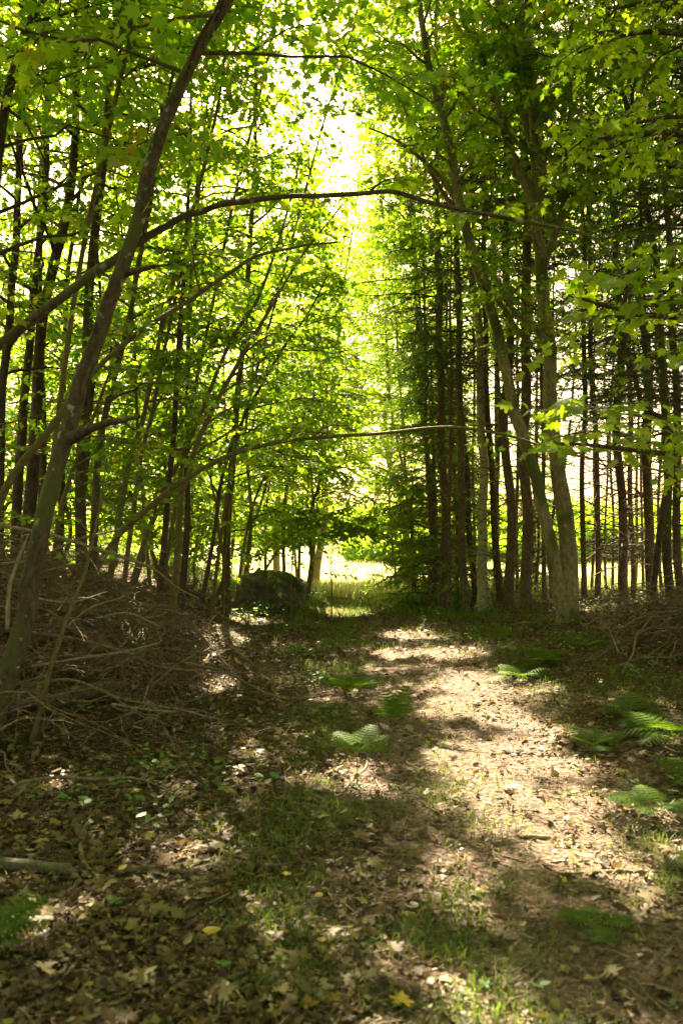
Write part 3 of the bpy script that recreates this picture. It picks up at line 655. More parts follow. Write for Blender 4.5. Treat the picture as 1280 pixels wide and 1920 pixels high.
# ------------------------------------------------------------------ trees making the green wall behind and the roof above
BG = [ # base px x, depth, height, lean dx(m), limb len, n limbs, t0, leaf material, label
 (455,15.8,8.5,.3,2.1,50,.10,'leaf_far','broad bright maple behind the boulder'),
 (330,14.8,10.5,.5,2.0,56,.12,'leaf','leafy maple behind the right edge of the thicket'),
 (215,14.0,10.5,.4,2.0,50,.14,'leaf','leafy maple behind the middle of the thicket'),
 (60,14.2,11,.3,2.1,50,.14,'leaf','leafy maple behind the dark trunks at left'),
 (-90,13.0,11,.3,2.3,44,.16,'leaf','leafy maple beyond the left border'),
 (250,20.5,8.5,.2,2.5,60,.10,'leaf_far','sunlit maple at the meadow edge behind the thicket'),
 (-40,22.0,9,0,2.7,46,.10,'leaf_far','tall sunlit tree at the meadow edge near the left border'),
 (500,19.0,9,.1,2.4,34,.22,'leaf_far','tall sunlit maple whose crown hangs over the meadow gap'),
 (345,15.2,3.6,.4,1.5,44,.15,'leaf_far','low bright shrubby maple left of the boulder'),
 (575,16.6,4.6,.4,1.6,40,.40,'leaf_far','low maple spreading sprays above the right end of the boulder'),
 (250,12.8,3.4,.3,1.5,40,.2,'leaf','low leafy maple among the thicket feet, left of its middle'),
 (110,13.0,3.6,.3,1.6,40,.2,'leaf','low leafy maple before the dark trunks'),
 (20,13.8,4.0,.3,1.7,40,.2,'leaf','low leafy maple by the left border'),
 (395,13.8,3.0,.3,1.3,36,.3,'leaf','low leafy maple at the right foot of the thicket'),
 (300,14.2,4.2,.3,1.8,44,.15,'leaf_far','low bushy maple behind the thicket feet'),
 (185,13.6,4.4,.3,1.8,40,.2,'leaf','low bushy maple behind the left of the thicket'),
 (360,16.4,5.6,.4,1.9,50,.12,'leaf_far','low maple between the thicket and the meadow'),
 (470,17.4,6.0,.6,2.0,60,.22,'leaf_far','low spreading maple over the boulder'),
 (560,18.8,6.5,.5,2.0,56,.22,'leaf_far','low maple hanging over the left of the meadow gap'),
 (40,30.0,13.5,.3,4.2,110,.12,'leaf_far','far tall tree beyond the meadow strip, behind the dark trunks'),
 (190,31.0,14,.3,4.2,110,.12,'leaf_far','far tall tree beyond the meadow strip, behind the leaning trunk'),
 (330,30.0,13,-.3,4.0,110,.12,'leaf_far','far tall tree beyond the meadow strip, behind the thicket'),
 (455,31.5,14,.4,4.0,110,.12,'leaf_far','far tall tree beyond the meadow strip, behind the boulder'),
 (-120,30.0,13,.4,4.0,80,.12,'leaf_far','far tall tree beyond the meadow strip at the left border'),
 (590,27.0,13,1.2,3.2,90,.26,'leaf_far','broad tree across the meadow strip, its crown closing the gap from the left'),
 (752,28.5,13,-1.2,3.2,90,.26,'leaf_far','broad tree across the meadow strip, its crown closing the gap from the right'),
 (520,29.0,12,.3,3.0,60,.16,'leaf_far','round tree in the meadow behind the boulder maples'),
 (850,28.0,12,-.3,3.0,60,.2,'leaf_far','round tree in the meadow behind the first spruces'),
 (745,22.5,12,-.6,2.4,60,.30,'leaf_far','slim tall maple behind the feathery fir'),
 (535,17.0,9,.5,2.7,40,.24,'leaf','wide-crowned maple between the boulder and the meadow gap'),
 (575,18.5,8,.7,2.5,36,.33,'leaf_far','bright maple reaching right above the meadow gap'),
 (583,20.5,12,1.3,2.5,40,.34,'leaf_far','tall bright maple standing right over the meadow gap'),
 (772,21.0,12,-1.0,2.4,56,.32,'leaf_far','bright maple at the right side of the meadow gap'),
 (815,21.0,10,.2,2.4,56,.24,'leaf_far','sunlit maple behind the left end of the spruce stand'),
 (765,19.5,13,-.7,2.6,50,.34,'leaf_far','bright maple behind the feathery fir at the right of the gap'),
 (430,18.0,8,.2,2.6,60,.08,'leaf_far','bushy maple just behind and left of the boulder'),
 (345,17.0,8,.3,2.6,56,.10,'leaf_far','bushy sunlit maple behind the thicket middle'),
 (560,23.0,8.0,-.3,1.7,44,.30,'leaf_far','smaller round-crowned tree at the left of the gap'),
 (812,17.4,12,-.8,2.2,36,.45,'leaf_far','high maple rising behind the left end of the spruce stand'),
 (930,18.0,12,-.3,2.2,32,.5,'leaf_far','high maple rising behind the white birch'),
 (1060,18.5,12,0,2.2,32,.5,'leaf_far','high maple rising behind the twin trunk'),
 (1190,19.0,12,0,2.2,24,.55,'leaf_far','high maple rising behind the right spruces'),
]
for (px, Y, h, lean_, L, n, t0, lm, lab) in BG:
    b = at(px, 1000, Y); x0 = b[0]; z0 = float(H(x0, Y)) - .08
    k = R.normal(0, .12, (6, 2)); k[0] = 0
    pts = np.array([(x0 + lean_ * (t ** 1.3) + k[i, 0], Y - .3 * t + k[i, 1], z0 + h * t) for i, t in enumerate(np.linspace(0, 1, 6))])
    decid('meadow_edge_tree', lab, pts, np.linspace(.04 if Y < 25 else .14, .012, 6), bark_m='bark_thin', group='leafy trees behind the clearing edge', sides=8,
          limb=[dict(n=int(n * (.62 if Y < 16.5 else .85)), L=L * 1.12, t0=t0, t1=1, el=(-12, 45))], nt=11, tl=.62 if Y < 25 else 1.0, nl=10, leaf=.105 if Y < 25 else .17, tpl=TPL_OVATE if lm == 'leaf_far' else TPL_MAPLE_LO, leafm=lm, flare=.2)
# maples leaning over the path whose leaf sprays hang in the middle of the picture
OV = [
 ([(395,1110,12.6),(430,900,12.5),(480,700,12.3),(540,480,12.0),(600,250,11.6),(660,60,11.4),(700,-120,11.2)], 1.9, 40, .25, 'maple leaning from the thicket out over the path'),
 ([(300,1100,12.0),(360,760,11.6),(430,420,11.2),(500,120,10.8),(560,-150,10.4),(600,-420,10)], 2.2, 40, .40, 'taller leaning maple whose crown closes over the path'),
 ([(60,1050,7.6),(120,700,7.5),(190,300,7.3),(280,-60,7.0),(380,-420,6.7),(460,-800,6.4)], 2.4, 36, .55, 'maple rooted at left with crown above the leaning trunk'),
 ([(470,1118,16.8),(530,1020,16.7),(600,975,16.5),(650,985,16.3),(690,1015,16.1)], .9, 26, .4, 'low bowed maple drooping its sprays over the meadow gap above the boulder'),
 ([(440,1120,14.5),(470,960,14.4),(520,850,14.2),(590,760,14.0),(650,700,13.8)], 1.6, 36, .15, 'low leaning maple with dark drooping sprays above the boulder'),
]
for pts, L, n, t0, lab in OV:
    p = rooted(line(pts)); K = len(p)
    decid('leaning_maple', lab, p, np.linspace(.030, .008, K), bark_m='bark_thin', group='maples leaning over the path', sides=9,
          limb=[dict(n=int(n*1.0), L=L, t0=t0, t1=1, el=(-12, 40))], nt=10, tl=.58, nl=10, leaf=.095, tpl=TPL_MAPLE_LO, r0=0, r1=.9)
# canopy neighbours added to shade the floor, their crowns above the frame
CAN = [(2.0,17.4,15,-.9),(2.6,15.6,12.5,-.9),(-3.6,4.0,10.5,.8),(3.3,5.2,10,-.6),(-2.9,9.0,12,.6),(3.9,8.2,12,-1.0),(-5.4,7.0,12,.8),(5.4,10.5,13,-1.0),(-1.9,13.6,13,.7),(2.9,14.6,14,-.8),(-4.6,12.0,13,.5),(4.6,3.0,10,-.4),(4.9,11.6,12.5,-1.6),(-2.2,-1.5,10,.3),(2.6,-2.0,10,-.3),(-5.5,1.5,11,.5),(.4,-5.5,11,.2),(6.5,6.0,12,-.5),(-7.5,4.5,12,.5)]  # last ones stand unseen beside and behind the viewer, added to cut sky light
LABC = ['very tall maple behind the feathery fir, its crown meeting over the track','tall maple behind the white birch foot, leaning to the path','tall canopy maple at the left of the near path','tall canopy maple right of the near path','tall maple behind the brush pile','tall maple among the ferns at right','tall maple left of the brush pile','tall maple right of the spruces','tall maple rising beside the boulder','tall maple rising among the first spruces','tall maple back in the left thicket','tall canopy maple at the near right border','tall maple behind the twin trunk leaning over it','unseen canopy maple added for shade close behind the viewer on the left','unseen canopy maple added for shade close behind the viewer on the right','unseen canopy maple added for shade left of the viewer','unseen canopy maple added for shade behind the viewer on the track','canopy maple added for shade far to the right of the ferns','canopy maple added for shade far to the left of the brush pile']
for (x, y, h, lx), lab in zip(CAN, LABC):
    z0 = float(H(x, y)) - .1
    pts = np.array([(x + lx * t ** 1.5 + .1 * math.sin(t * 7 + x), y + .1 * math.cos(t * 6), z0 + h * t) for t in np.linspace(0, 1, 7)])
    decid('canopy_maple', lab, pts, np.linspace(.07, .015, 7), bark_m='bark', group='tall canopy maples', sides=10,
          limb=[dict(n=50, L=3.4, t0=.62 if y < 9 else .45, t1=1, el=(0, 40))], nt=14, tl=.8, nl=12, leaf=.115, tpl=TPL_MAPLE_LO)
SIDE = [(-6.5,-1,'left of the viewer, nearest'),(-7.5,3.2,'left of the viewer, second'),(-8.5,8,'left beyond the brush pile'),(7.0,-1,'right of the viewer, nearest'),(7.5,3,'right of the viewer, second'),(8.6,8.5,'right beyond the brush heap'),
        (-3.5,-6,'behind the viewer, left one'),(3.5,-6.5,'behind the viewer, right one'),(0.2,-9,'behind the viewer in the middle')]  # maples out of view, added round the viewer to block light from the sky
for x, y, lab in SIDE:
    z0 = float(H(x, y)) - .1
    pts = np.array([(x + .3 * t + .1 * math.sin(t * 7 + x), y + .1 * math.cos(t * 6), z0 + 9 * t) for t in np.linspace(0, 1, 7)])
    decid('unseen_shade_maple', 'unseen bushy maple added for shade ' + lab, pts, np.linspace(.09, .02, 7), bark_m='bark', group='unseen maples added round the viewer for shade', sides=8,
          limb=[dict(n=64, L=3.0, t0=.08, t1=1, el=(-5, 40))], nt=9, tl=.9, nl=7, leaf=.17, tpl=TPL_MAPLE_LO, cull=True)
print('LEAVES', NLEAF)

# ------------------------------------------------------------------ far side of the meadow
for i, px in enumerate(np.linspace(700, 1420, 13)):
    Y = 58 + 5 * math.sin(i * 2.3); x = (px - 640) / F * Y; z0 = float(H(x, Y))
    g = Geo(); n = 2600; q = R.normal(0, 1, (n, 3)); q = nrm(q) * (R.random((n, 1)) ** .4)
    hh = R.uniform(1.3, 2.2) if px > 780 else R.uniform(.9, 1.3); ww = R.uniform(2.6, 3.6)
    q = q * (1 + .25 * np.sin(q[:, :1] * 5 + i) * np.cos(q[:, 2:] * 6))
    A = q * np.array([ww, 1.8, hh]) + np.array([0, 0, hh * .8]); A = A[A[:, 2] > 0]
    leaves(g, A, R.normal(0, 1, (len(A), 3)), R.normal(0, 1, (len(A), 3)), .38, TPL_DIAM)
    root = empty('meadow_bush', (x, Y, z0)); tag(root, f'pale green bush on the far side of the meadow, {["first","second","third","fourth","fifth","sixth","seventh","eighth","ninth","tenth","eleventh","twelfth","thirteenth"][i]} from the left', 'bush', 'bushes across the meadow')
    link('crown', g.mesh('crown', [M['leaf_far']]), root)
    s = Geo(); V, F_ = tubes(np.array([[(0, 0, -.1), (.05, 0, hh * .6), (0, .05, hh)]]), np.array([[.08, .06, .03]]), 6); s.add(V, F_)
    link('trunk', s.mesh('trunk', M['bark']), root)
for i in range(9):
    Y = 150 + 12 * math.sin(i * 1.7); x = -60 + i * 17; g = Geo(); n = 2600
    q = nrm(R.normal(0, 1, (n, 3))) * (R.random((n, 1)) ** .35)
    A = q * np.array([10.5, 5, 4.2]) + np.array([0, 0, 3.6]); A = A[A[:, 2] > 0]
    leaves(g, A, R.normal(0, 1, (len(A), 3)), R.normal(0, 1, (len(A), 3)), 1.1, TPL_DIAM)
    if i == 0: FT = []
    FT.append((g, x, Y))
g = Geo()
for (gg, x, Y) in FT:
    for k, lst in gg.F.items():
        V = np.concatenate(gg.V) + np.array([x, Y, float(H(x, Y))])
        g.add(V, np.concatenate([l[0] for l in lst]), np.concatenate([l[1] for l in lst]))
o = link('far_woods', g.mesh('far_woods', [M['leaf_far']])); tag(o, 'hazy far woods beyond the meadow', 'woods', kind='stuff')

# meadow grass
def blades(g, X, Y, hgt, wid, lean=.5, rnd=None, z=None, seg=2):
    N = len(X); z = H(X, Y) if z is None else z
    a = R.uniform(0, 2 * math.pi, N); d = np.stack([np.cos(a), np.sin(a), 0 * a], -1); xx = np.stack([-np.sin(a), np.cos(a), 0 * a], -1)
    hgt = hgt * R.uniform(.5, 1.3, N); b = np.stack([X, Y, z - .01], -1); ln = (lean * R.uniform(.2, 1.3, N) * hgt)[:, None]
    m = b + d * ln * .35 + np.array([0, 0, 1.]) * (hgt * .62)[:, None]
    t = b + d * ln + np.array([0, 0, 1.]) * (hgt * (1 - .25 * R.random(N)))[:, None]
    wv = (wid * R.uniform(.6, 1.3, N))[:, None]
    V = np.stack([b - xx * wv / 2, b + xx * wv / 2, m + xx * wv * .4, m - xx * wv * .4, t], 1).reshape(-1, 3)
    i = (np.arange(N) * 5)[:, None]
    rnd = R.random(N) if rnd is None else rnd
    g.add(V, i + np.array([[0, 1, 2, 3]]), rnd); g.F.setdefault(3, []).append((i + np.array([[3, 2, 4]]) + (g.n - len(V)), rnd, np.zeros(N)))
g = Geo(); n = 42000; Y = 18.6 + 40 * R.random(n) ** 1.8; X = R.uniform(-.55, .55, n) * Y
blades(g, X, Y, .34, .02, .5)
o = link('meadow_grass', g.mesh('meadow_grass', [M['field_grass']])); tag(o, 'tall sunlit grass in the meadow behind the wood', 'grass', kind='stuff')

# ------------------------------------------------------------------ forest floor: litter and grass
def floor_pts(n, ymax=18.5, p=1.7, ymin=1.9):
    Y = ymin + (ymax - ymin) * R.random(n) ** p; X = R.uniform(-1, 1, n) * (.46 * Y + .7); return X, Y
g = Geo(); n = 125000; X, Y = floor_pts(n)
drift = wav(X, Y, 2.6, 3) + .6 * wav(X, Y, 6.1, 5); kd = R.random(n) < .45 + .75 * smooth(-.6, .3, drift); X, Y = X[kd], Y[kd]; n = len(X)
near = np.exp(-((X - path_x(Y)) / .75) ** 2)                       # the track is trodden, fewer whole leaves
keep = R.random(n) > .78 * near * (1 - smooth(10, 14, Y)); keep &= ~((X > .2) & (Y < 9) & (X < 3) & (R.random(n) < .25)); X, Y = X[keep], Y[keep]; n = len(X)
Zg = H(X, Y) + .002 + R.random(n) * .028
az = R.uniform(0, 2 * math.pi, n); D = np.stack([np.cos(az), np.sin(az), R.normal(0, .30, n)], -1)
NN = np.array([0, 0, 1.]) + R.normal(0, .42, (n, 3)); size = (.013 + .052 * R.random(n) ** 3) * (1 + .35 * smooth(6, 14, Y))
r = R.random(n) ** 1.5
for lo, hi, tp in ((0, .45, TPL_CURL), (.45, .75, TPL_MAPLE), (.75, 1, TPL_OVATE)):
    q = R.random(n); s_ = (np.arange(n) % 100) / 100.; k = (s_ >= lo) & (s_ < hi)
    leaves(g, np.stack([X, Y, Zg], -1)[k], D[k], NN[k], size[k], tp, r[k])
m = 480; X, Y = floor_pts(m, 13, 1.5); kk = (np.abs(X - path_x(Y)) > .6) | (R.random(m) < .3); X, Y = X[kk], Y[kk]; m = len(X); az = R.uniform(0, 6.28, m)
leaves(g, np.stack([X, Y, H(X, Y) + .03], -1), np.stack([np.cos(az), np.sin(az), R.normal(0, .2, m)], -1), np.array([0, 0, 1.]) + R.normal(0, .3, (m, 3)), R.uniform(.06, .10, m), TPL_MAPLE, R.uniform(.3, .93, m))
o = link('leaf_litter', g.mesh('leaf_litter', [M['litter']], smooth_shade=False)); tag(o, 'dry brown fallen leaves covering the forest floor', 'leaf litter', kind='stuff')
# crumbs: small twigs and bits
g = Geo(); n = 26000; X, Y = floor_pts(n); az = R.uniform(0, 2 * math.pi, n); L = .015 + .13 * R.random(n) ** 3
a = np.stack([X, Y, H(X, Y) + .012], -1); d = np.stack([np.cos(az), np.sin(az), R.normal(0, .12, n)], -1)
tp = np.stack([a, a + d * L[:, None] * .5 + R.normal(0, .006, (n, 3)), a + d * L[:, None]], 1)
V, F_ = tubes(tp, np.ones((n, 3)) * R.uniform(.001, .0035, (n, 1)), 3); g.add(V, F_)
o = link('twig_litter', g.mesh('twig_litter', [M['dead_pale']])); tag(o, 'small broken twigs scattered over the leaf litter', 'twigs', kind='stuff')
# grass: strip between the ruts, right bank, scattered
g = Geo(); n = 340000; X, Y = floor_pts(n, 18.5, 1.5)
dx = X - path_x(Y)
strip = np.exp(-((dx + .75) / .55) ** 2) * .55 + np.exp(-((dx - 1.75) / .65) ** 2) * .95 * smooth(4, 9, Y) + np.exp(-((dx - .35) / .55) ** 2) * .7 * (1 - smooth(3.4, 4.4, Y)) * smooth(2.7, 3.1, Y) + smooth(13, 17, Y) * .8 + .05
cl = smooth(-.25, .45, wav(X, Y, 3.1, 7) + wav(X, Y, 7.3, 2) * .7)
keep = R.random(n) < strip * (.08 + .92 * cl); X, Y = X[keep], Y[keep]
blades(g, X, Y, .075 + .06 * smooth(6, 16, Y), .0038 + .003 * smooth(6, 14, Y), 1.1)
o = link('forest_grass', g.mesh('forest_grass', [M['grass']])); tag(o, 'thin green grass growing along the track and banks', 'grass', kind='stuff')
# low green ground plants
g = Geo(); n = 5200; X, Y = floor_pts(n, 18.8, .8, 4.0); dx = X - path_x(Y)
cl = wav(X, Y, 1.9, 5) + .5 * wav(X, Y, 5, 1) + .9 * smooth(12, 17, Y)
keep = (cl > .35) & (np.abs(dx) > .8); X, Y = X[keep], Y[keep]
for k in range(5):
    m = len(X); az = R.uniform(0, 6.28, m); hh = R.uniform(.03, .14, m) * (1 + smooth(11, 17, Y))
    A = np.stack([X + R.normal(0, .03, m), Y + R.normal(0, .03, m), H(X, Y) + hh], -1)
    leaves(g, A, np.stack([np.cos(az), np.sin(az), R.normal(0, .2, m)], -1), np.array([0, 0, 1.]) + R.normal(0, .3, (m, 3)), R.uniform(.03, .07, m), TPL_OVATE)
o = link('ground_cover', g.mesh('ground_cover', [M['green_leaf']])); tag(o, 'low green leafy ground plants among the litter', 'ground cover', kind='stuff')

# ------------------------------------------------------------------ boulder
def boulder(name, label, c, rx, ry, rz, seed):
    import bmesh
    bm = bmesh.new(); bmesh.ops.create_icosphere(bm, subdivisions=5, radius=1)
    for v in bm.verts:
        n_ = np.array(v.co)
        f = 1 + .10 * math.sin(n_[0] * 3.1 + seed) * math.cos(n_[1] * 2.3 + seed) + .05 * math.sin(n_[2] * 7 + n_[0] * 5) + .035 * abs(math.sin(n_[0] * 9 + n_[2] * 4 + n_[1] * 6)) + .03 * math.sin(n_[0] * 13 + n_[2] * 11) + .015 * math.sin(n_[0] * 31 + n_[1] * 27 + n_[2] * 23)
        q = np.sign(n_) * np.abs(n_) ** .58 * f
        top = .9 - .30 * max(0, q[0] + .1) + .06 * math.sin(q[0] * 6 + q[1] * 4) if q[2] > 0 else 1
        v.co = (q[0] * rx, q[1] * ry, q[2] * rz * top)
    me = bpy.data.meshes.new(name); bm.to_mesh(me); bm.free(); me.materials.append(M['rock'])
    for p_ in me.polygons: p_.use_smooth = True
    o = link(name, me, loc=c); tag(o, label, 'rock'); return o
c = at(507, 1108, 15.2)
boulder('boulder', 'large dark mossy boulder at the left of the meadow gap', (c[0], 15.6, float(H(c[0], 15.6)) + .22), .66, .5, .50, 1.3)

# ------------------------------------------------------------------ brush piles
def dead_branch_set(g, starts, dirs, Ls, r0, nt=9, tl=.35, sub=True, arch=.15):
    N = len(starts); K = 8; s = np.linspace(0, 1, K)[None, :, None]
    d = nrm(dirs); pts = starts[:, None] + d[:, None] * s * Ls[:, None, None]
    pts[:, :, 2] += (arch * Ls[:, None] * np.sin(np.pi * s[:, :, 0] * .8) - .12 * Ls[:, None] * s[:, :, 0] ** 2)
    w_ = np.cumsum(R.normal(0, .035, (N, K, 3)), axis=1) * Ls[:, None, None]; pts += w_
    zmin = H(pts[:, :, 0], pts[:, :, 1]) + .01; pts[:, :, 2] = np.maximum(pts[:, :, 2], zmin)
    br = r0[:, None] * (1 - .8 * s[:, :, 0])
    V, F_ = tubes(pts, br, 6); g.add(V, F_, mat=0)
    tp, tr = twigs(pts, br, nt - 2, tl, lo=.2, K=4, flat=.4, droop=.15); V, F_ = tubes(tp, tr * .8, 3); g.add(V, F_, mat=0)
    if sub:
        t2, r2 = twigs(tp, tr, 3, tl * .45, lo=.3, K=3, flat=.5); V, F_ = tubes(t2, r2 * .45, 3); g.add(V, F_, mat=0); return tp, t2
    return tp, None
def brush(name, label, n, cx, cy, sx, sy, hmax, seed_dir, needle_frac, mats, keepf=None, L=(.35, 1.5), rr=(.004, .014)):
    g = Geo(); X = R.normal(cx, sx, n); Y = R.normal(cy, sy, n)
    if keepf is not None: k = keepf(X, Y); X, Y = X[k], Y[k]; n = len(X)
    u = np.exp(-(((X - cx) / (1.6 * sx)) ** 2 + ((Y - cy) / (1.6 * sy)) ** 2))
    Z = H(X, Y) + hmax * u * R.random(n) ** .7 + .03
    az = math.radians(seed_dir) + R.normal(0, .95, n)
    d = rot_az(az, R.normal(.02, .28, n)); Ls = R.uniform(L[0], L[1], n)
    m_ = n * 5; q_ = R.integers(0, n, m_); A_ = np.stack([X[q_] + R.normal(0, .3, m_), Y[q_] + R.normal(0, .3, m_), 0 * q_], -1)
    A_[:, 2] = H(A_[:, 0], A_[:, 1]) + hmax * np.exp(-(((A_[:, 0] - cx) / (1.6 * sx)) ** 2 + ((A_[:, 1] - cy) / (1.6 * sy)) ** 2)) * R.random(m_) + .02
    leaves(g, A_, R.normal(0, 1, (m_, 3)) * np.array([1, 1, .4]), np.array([0, 0, 1.]) + R.normal(0, .5, (m_, 3)), R.uniform(.03, .08, m_), TPL_CURL, R.random(m_) * .95, mat=2)
    tp, t2 = dead_branch_set(g, np.stack([X, Y, Z], -1) - d * Ls[:, None] * .4, d, Ls, R.uniform(rr[0], rr[1], n))
    k = R.random(len(tp)) < needle_frac; needles(g, tp[k], 60, .022, .0035, mat=1); k2 = R.random(len(t2)) < needle_frac; needles(g, t2[k2], 18, .02, .003, mat=1)
    o = link(name, g.mesh(name, mats)); tag(o, label, 'brush pile', kind='stuff'); return o
brush('brush_pile', 'tangled heap of dead twigs and branches on the left bank', 380, -2.8, 7.5, .95, 1.3, .85, 100, .10, [M['dead'], M['brown_needle'], M['litter']], keepf=lambda x, y: (x < -.9 - .12 * (y - 5)) | (x < -1.5))
brush('dead_brush', 'heap of dead brown conifer twigs on the right bank', 190, 4.0, 9.0, .55, .9, .55, 80, .18, [M['dead'], M['brown_needle'], M['litter']], keepf=lambda x, y: x > 3.0)
brush('dead_sticks', 'loose dead sticks lying at the feet of the spruces', 90, 4.6, 12.6, 1.9, 1.1, .25, 90, .12, [M['dead'], M['brown_needle'], M['litter']], keepf=lambda x, y: x > 2.4)

def stick(name, label, pts, radii, mat='dead', cat='branch', group=None, sides=8, forks=0, fl=.4, lump=.07):
    g = Geo(); pts = np.asarray(pts, float); P, rd = trunk_geo(g, pts, radii, sides=sides, lump=lump, n=max(16, len(pts) * 6))
    # close the ends
    for e in (0, -1):
        ring = np.arange(sides) + (0 if e == 0 else (len(P) - 1) * sides); V = np.concatenate(g.V)
    g2 = g
    n0 = g.n; allV = np.concatenate(g.V); i0 = list(range(sides)); i1 = list(range((len(P) - 1) * sides, len(P) * sides))
    g.add(np.array([P[0], P[-1]]), np.array([[0, 0, 0]])[:0]) if False else None
    cap = Geo(); cap.V = [allV, np.array([P[0], P[-1]])]; cap.n = len(allV) + 2; cap.F = {k: list(v) for k, v in g.F.items()}
    f = [(i0[(j + 1) % sides], i0[j], len(allV)) for j in range(sides)] + [(i1[j], i1[(j + 1) % sides], len(allV) + 1) for j in range(sides)]
    cap.F.setdefault(3, []).append((np.array(f), np.full(len(f), .5), np.zeros(len(f))))
    if forks:
        bp, br = limbs(P, rd, forks, fl, t0=.25, t1=.95, el=(-5, 35), K=6, shape='flat'); V, F_ = tubes(bp, br * .7, 5); cap.add(V, F_)
        tp, tr = twigs(bp, br, 4, fl * .4, K=3); V, F_ = tubes(tp, tr * .5, 3); cap.add(V, F_)
    c0 = P[len(P) // 2]
    o = link(name, cap.mesh(name, [M[mat]], c0), loc=c0); return tag(o, label, cat, group)
def gstick(name, label, px, radii, mat='dead', lift=.0, **kw):
    pts = []
    for a in px:
        q = ground_pt(a[0], a[1]); r_ = radii[min(len(pts), len(radii) - 1)]
        q[2] = float(H(q[0], q[1])) + r_ * .7 + lift + (a[2] if len(a) > 2 else 0) ; pts.append(q)
    return stick(name, label, pts, radii, mat, **kw)
# named branches of the left pile
stick('dead_branch', 'long pale dead branch sloping down across the top of the left brush pile', line([(-30,980,6.6),(95,1003,6.8),(200,1035,7.1),(285,1065,7.4),(330,1100,7.7),(372,1122,8.0)]), [.016,.015,.014,.012,.009,.006], 'dead_pale', group='big dead branches of the left brush pile', forks=5)
stick('dead_branch', 'pale crooked stick standing upright beside the leaning trunk', line([(14,1180,5.0),(17,1110,5.0),(30,1060,5.0),(54,1000,5.0)]), [.014,.013,.011,.006], 'dead_pale', group='big dead branches of the left brush pile')
stick('dead_branch', 'thin grey branch sweeping right out of the middle of the left pile', line([(50,1185,6.2),(150,1200,6.3),(230,1222,6.4),(300,1250,6.5),(400,1260,6.6),(520,1262,6.8)]), [.016,.014,.012,.01,.008,.004], 'dead', group='big dead branches of the left brush pile', forks=5)
stick('dead_branch', 'straight pale branch pointing right low in the left pile', line([(60,1250,5.9),(150,1235,5.9),(235,1222,5.9),(300,1205,5.9)]), [.013,.012,.009,.006], 'dead_pale', group='big dead branches of the left brush pile', forks=3)
stick('dead_branch', 'arched dead branch along the lower front of the left pile', line([(40,1290,5.6),(130,1275,5.7),(230,1310,5.7),(330,1330,5.8),(420,1350,5.9)]), [.013,.012,.010,.008,.005], 'dead', group='big dead branches of the left brush pile', forks=5)
stick('dead_branch', 'dark forked branch leaning over the top left of the pile', line([(-20,1060,6.0),(60,1050,6.1),(150,1010,6.3),(240,990,6.5)]), [.014,.012,.009,.005], 'dead', group='big dead branches of the left brush pile', forks=5)
stick('dead_branch', 'long thin dead branch trailing from the pile onto the track', line([(330,1240,7.0),(420,1260,7.0),(500,1300,6.6),(560,1310,6.4),(640,1300,6.3)]), [.013,.012,.01,.008,.004], 'dead', group='big dead branches of the left brush pile', forks=4)
for i, (a, b, c_, Y) in enumerate((((180,1160),(240,1150),(300,1175),6.3),((210,1320),(270,1330),(330,1335),5.5),((120,1180),(170,1140),(230,1120),6.0),((380,1180),(430,1210),(480,1250),7.6),((60,1120),(130,1130),(200,1110),5.8))):
    stick('dead_branch', ['pale lit stick in the middle of the left pile','pale stick near the ground at the front of the left pile','curved stick rising left of the lit twigs','thin stick at the right shoulder of the left pile','grey stick behind the leaning trunk'][i], line([a, b, c_], Y), [.008, .007, .004], 'dead_pale', group='big dead branches of the left brush pile', forks=3, fl=.3)
# thin sapling in front of the pile
decid('thin_sapling', 'thin bare sapling rising through the brush pile right of the leaning trunk', rooted(line([(55,1400,5.4),(100,1240,5.5),(135,1140,5.6),(165,1060,5.8),(185,960,6.0),(200,860,6.2)])), wpx([13,11,9,8,6,4], 5.5), bark_m='bark_thin', sides=8, limb=[dict(n=5, L=.5, t0=.5, el=(10, 50), K=5)], nt=3, tl=.25, nl=3, leaf=.07)

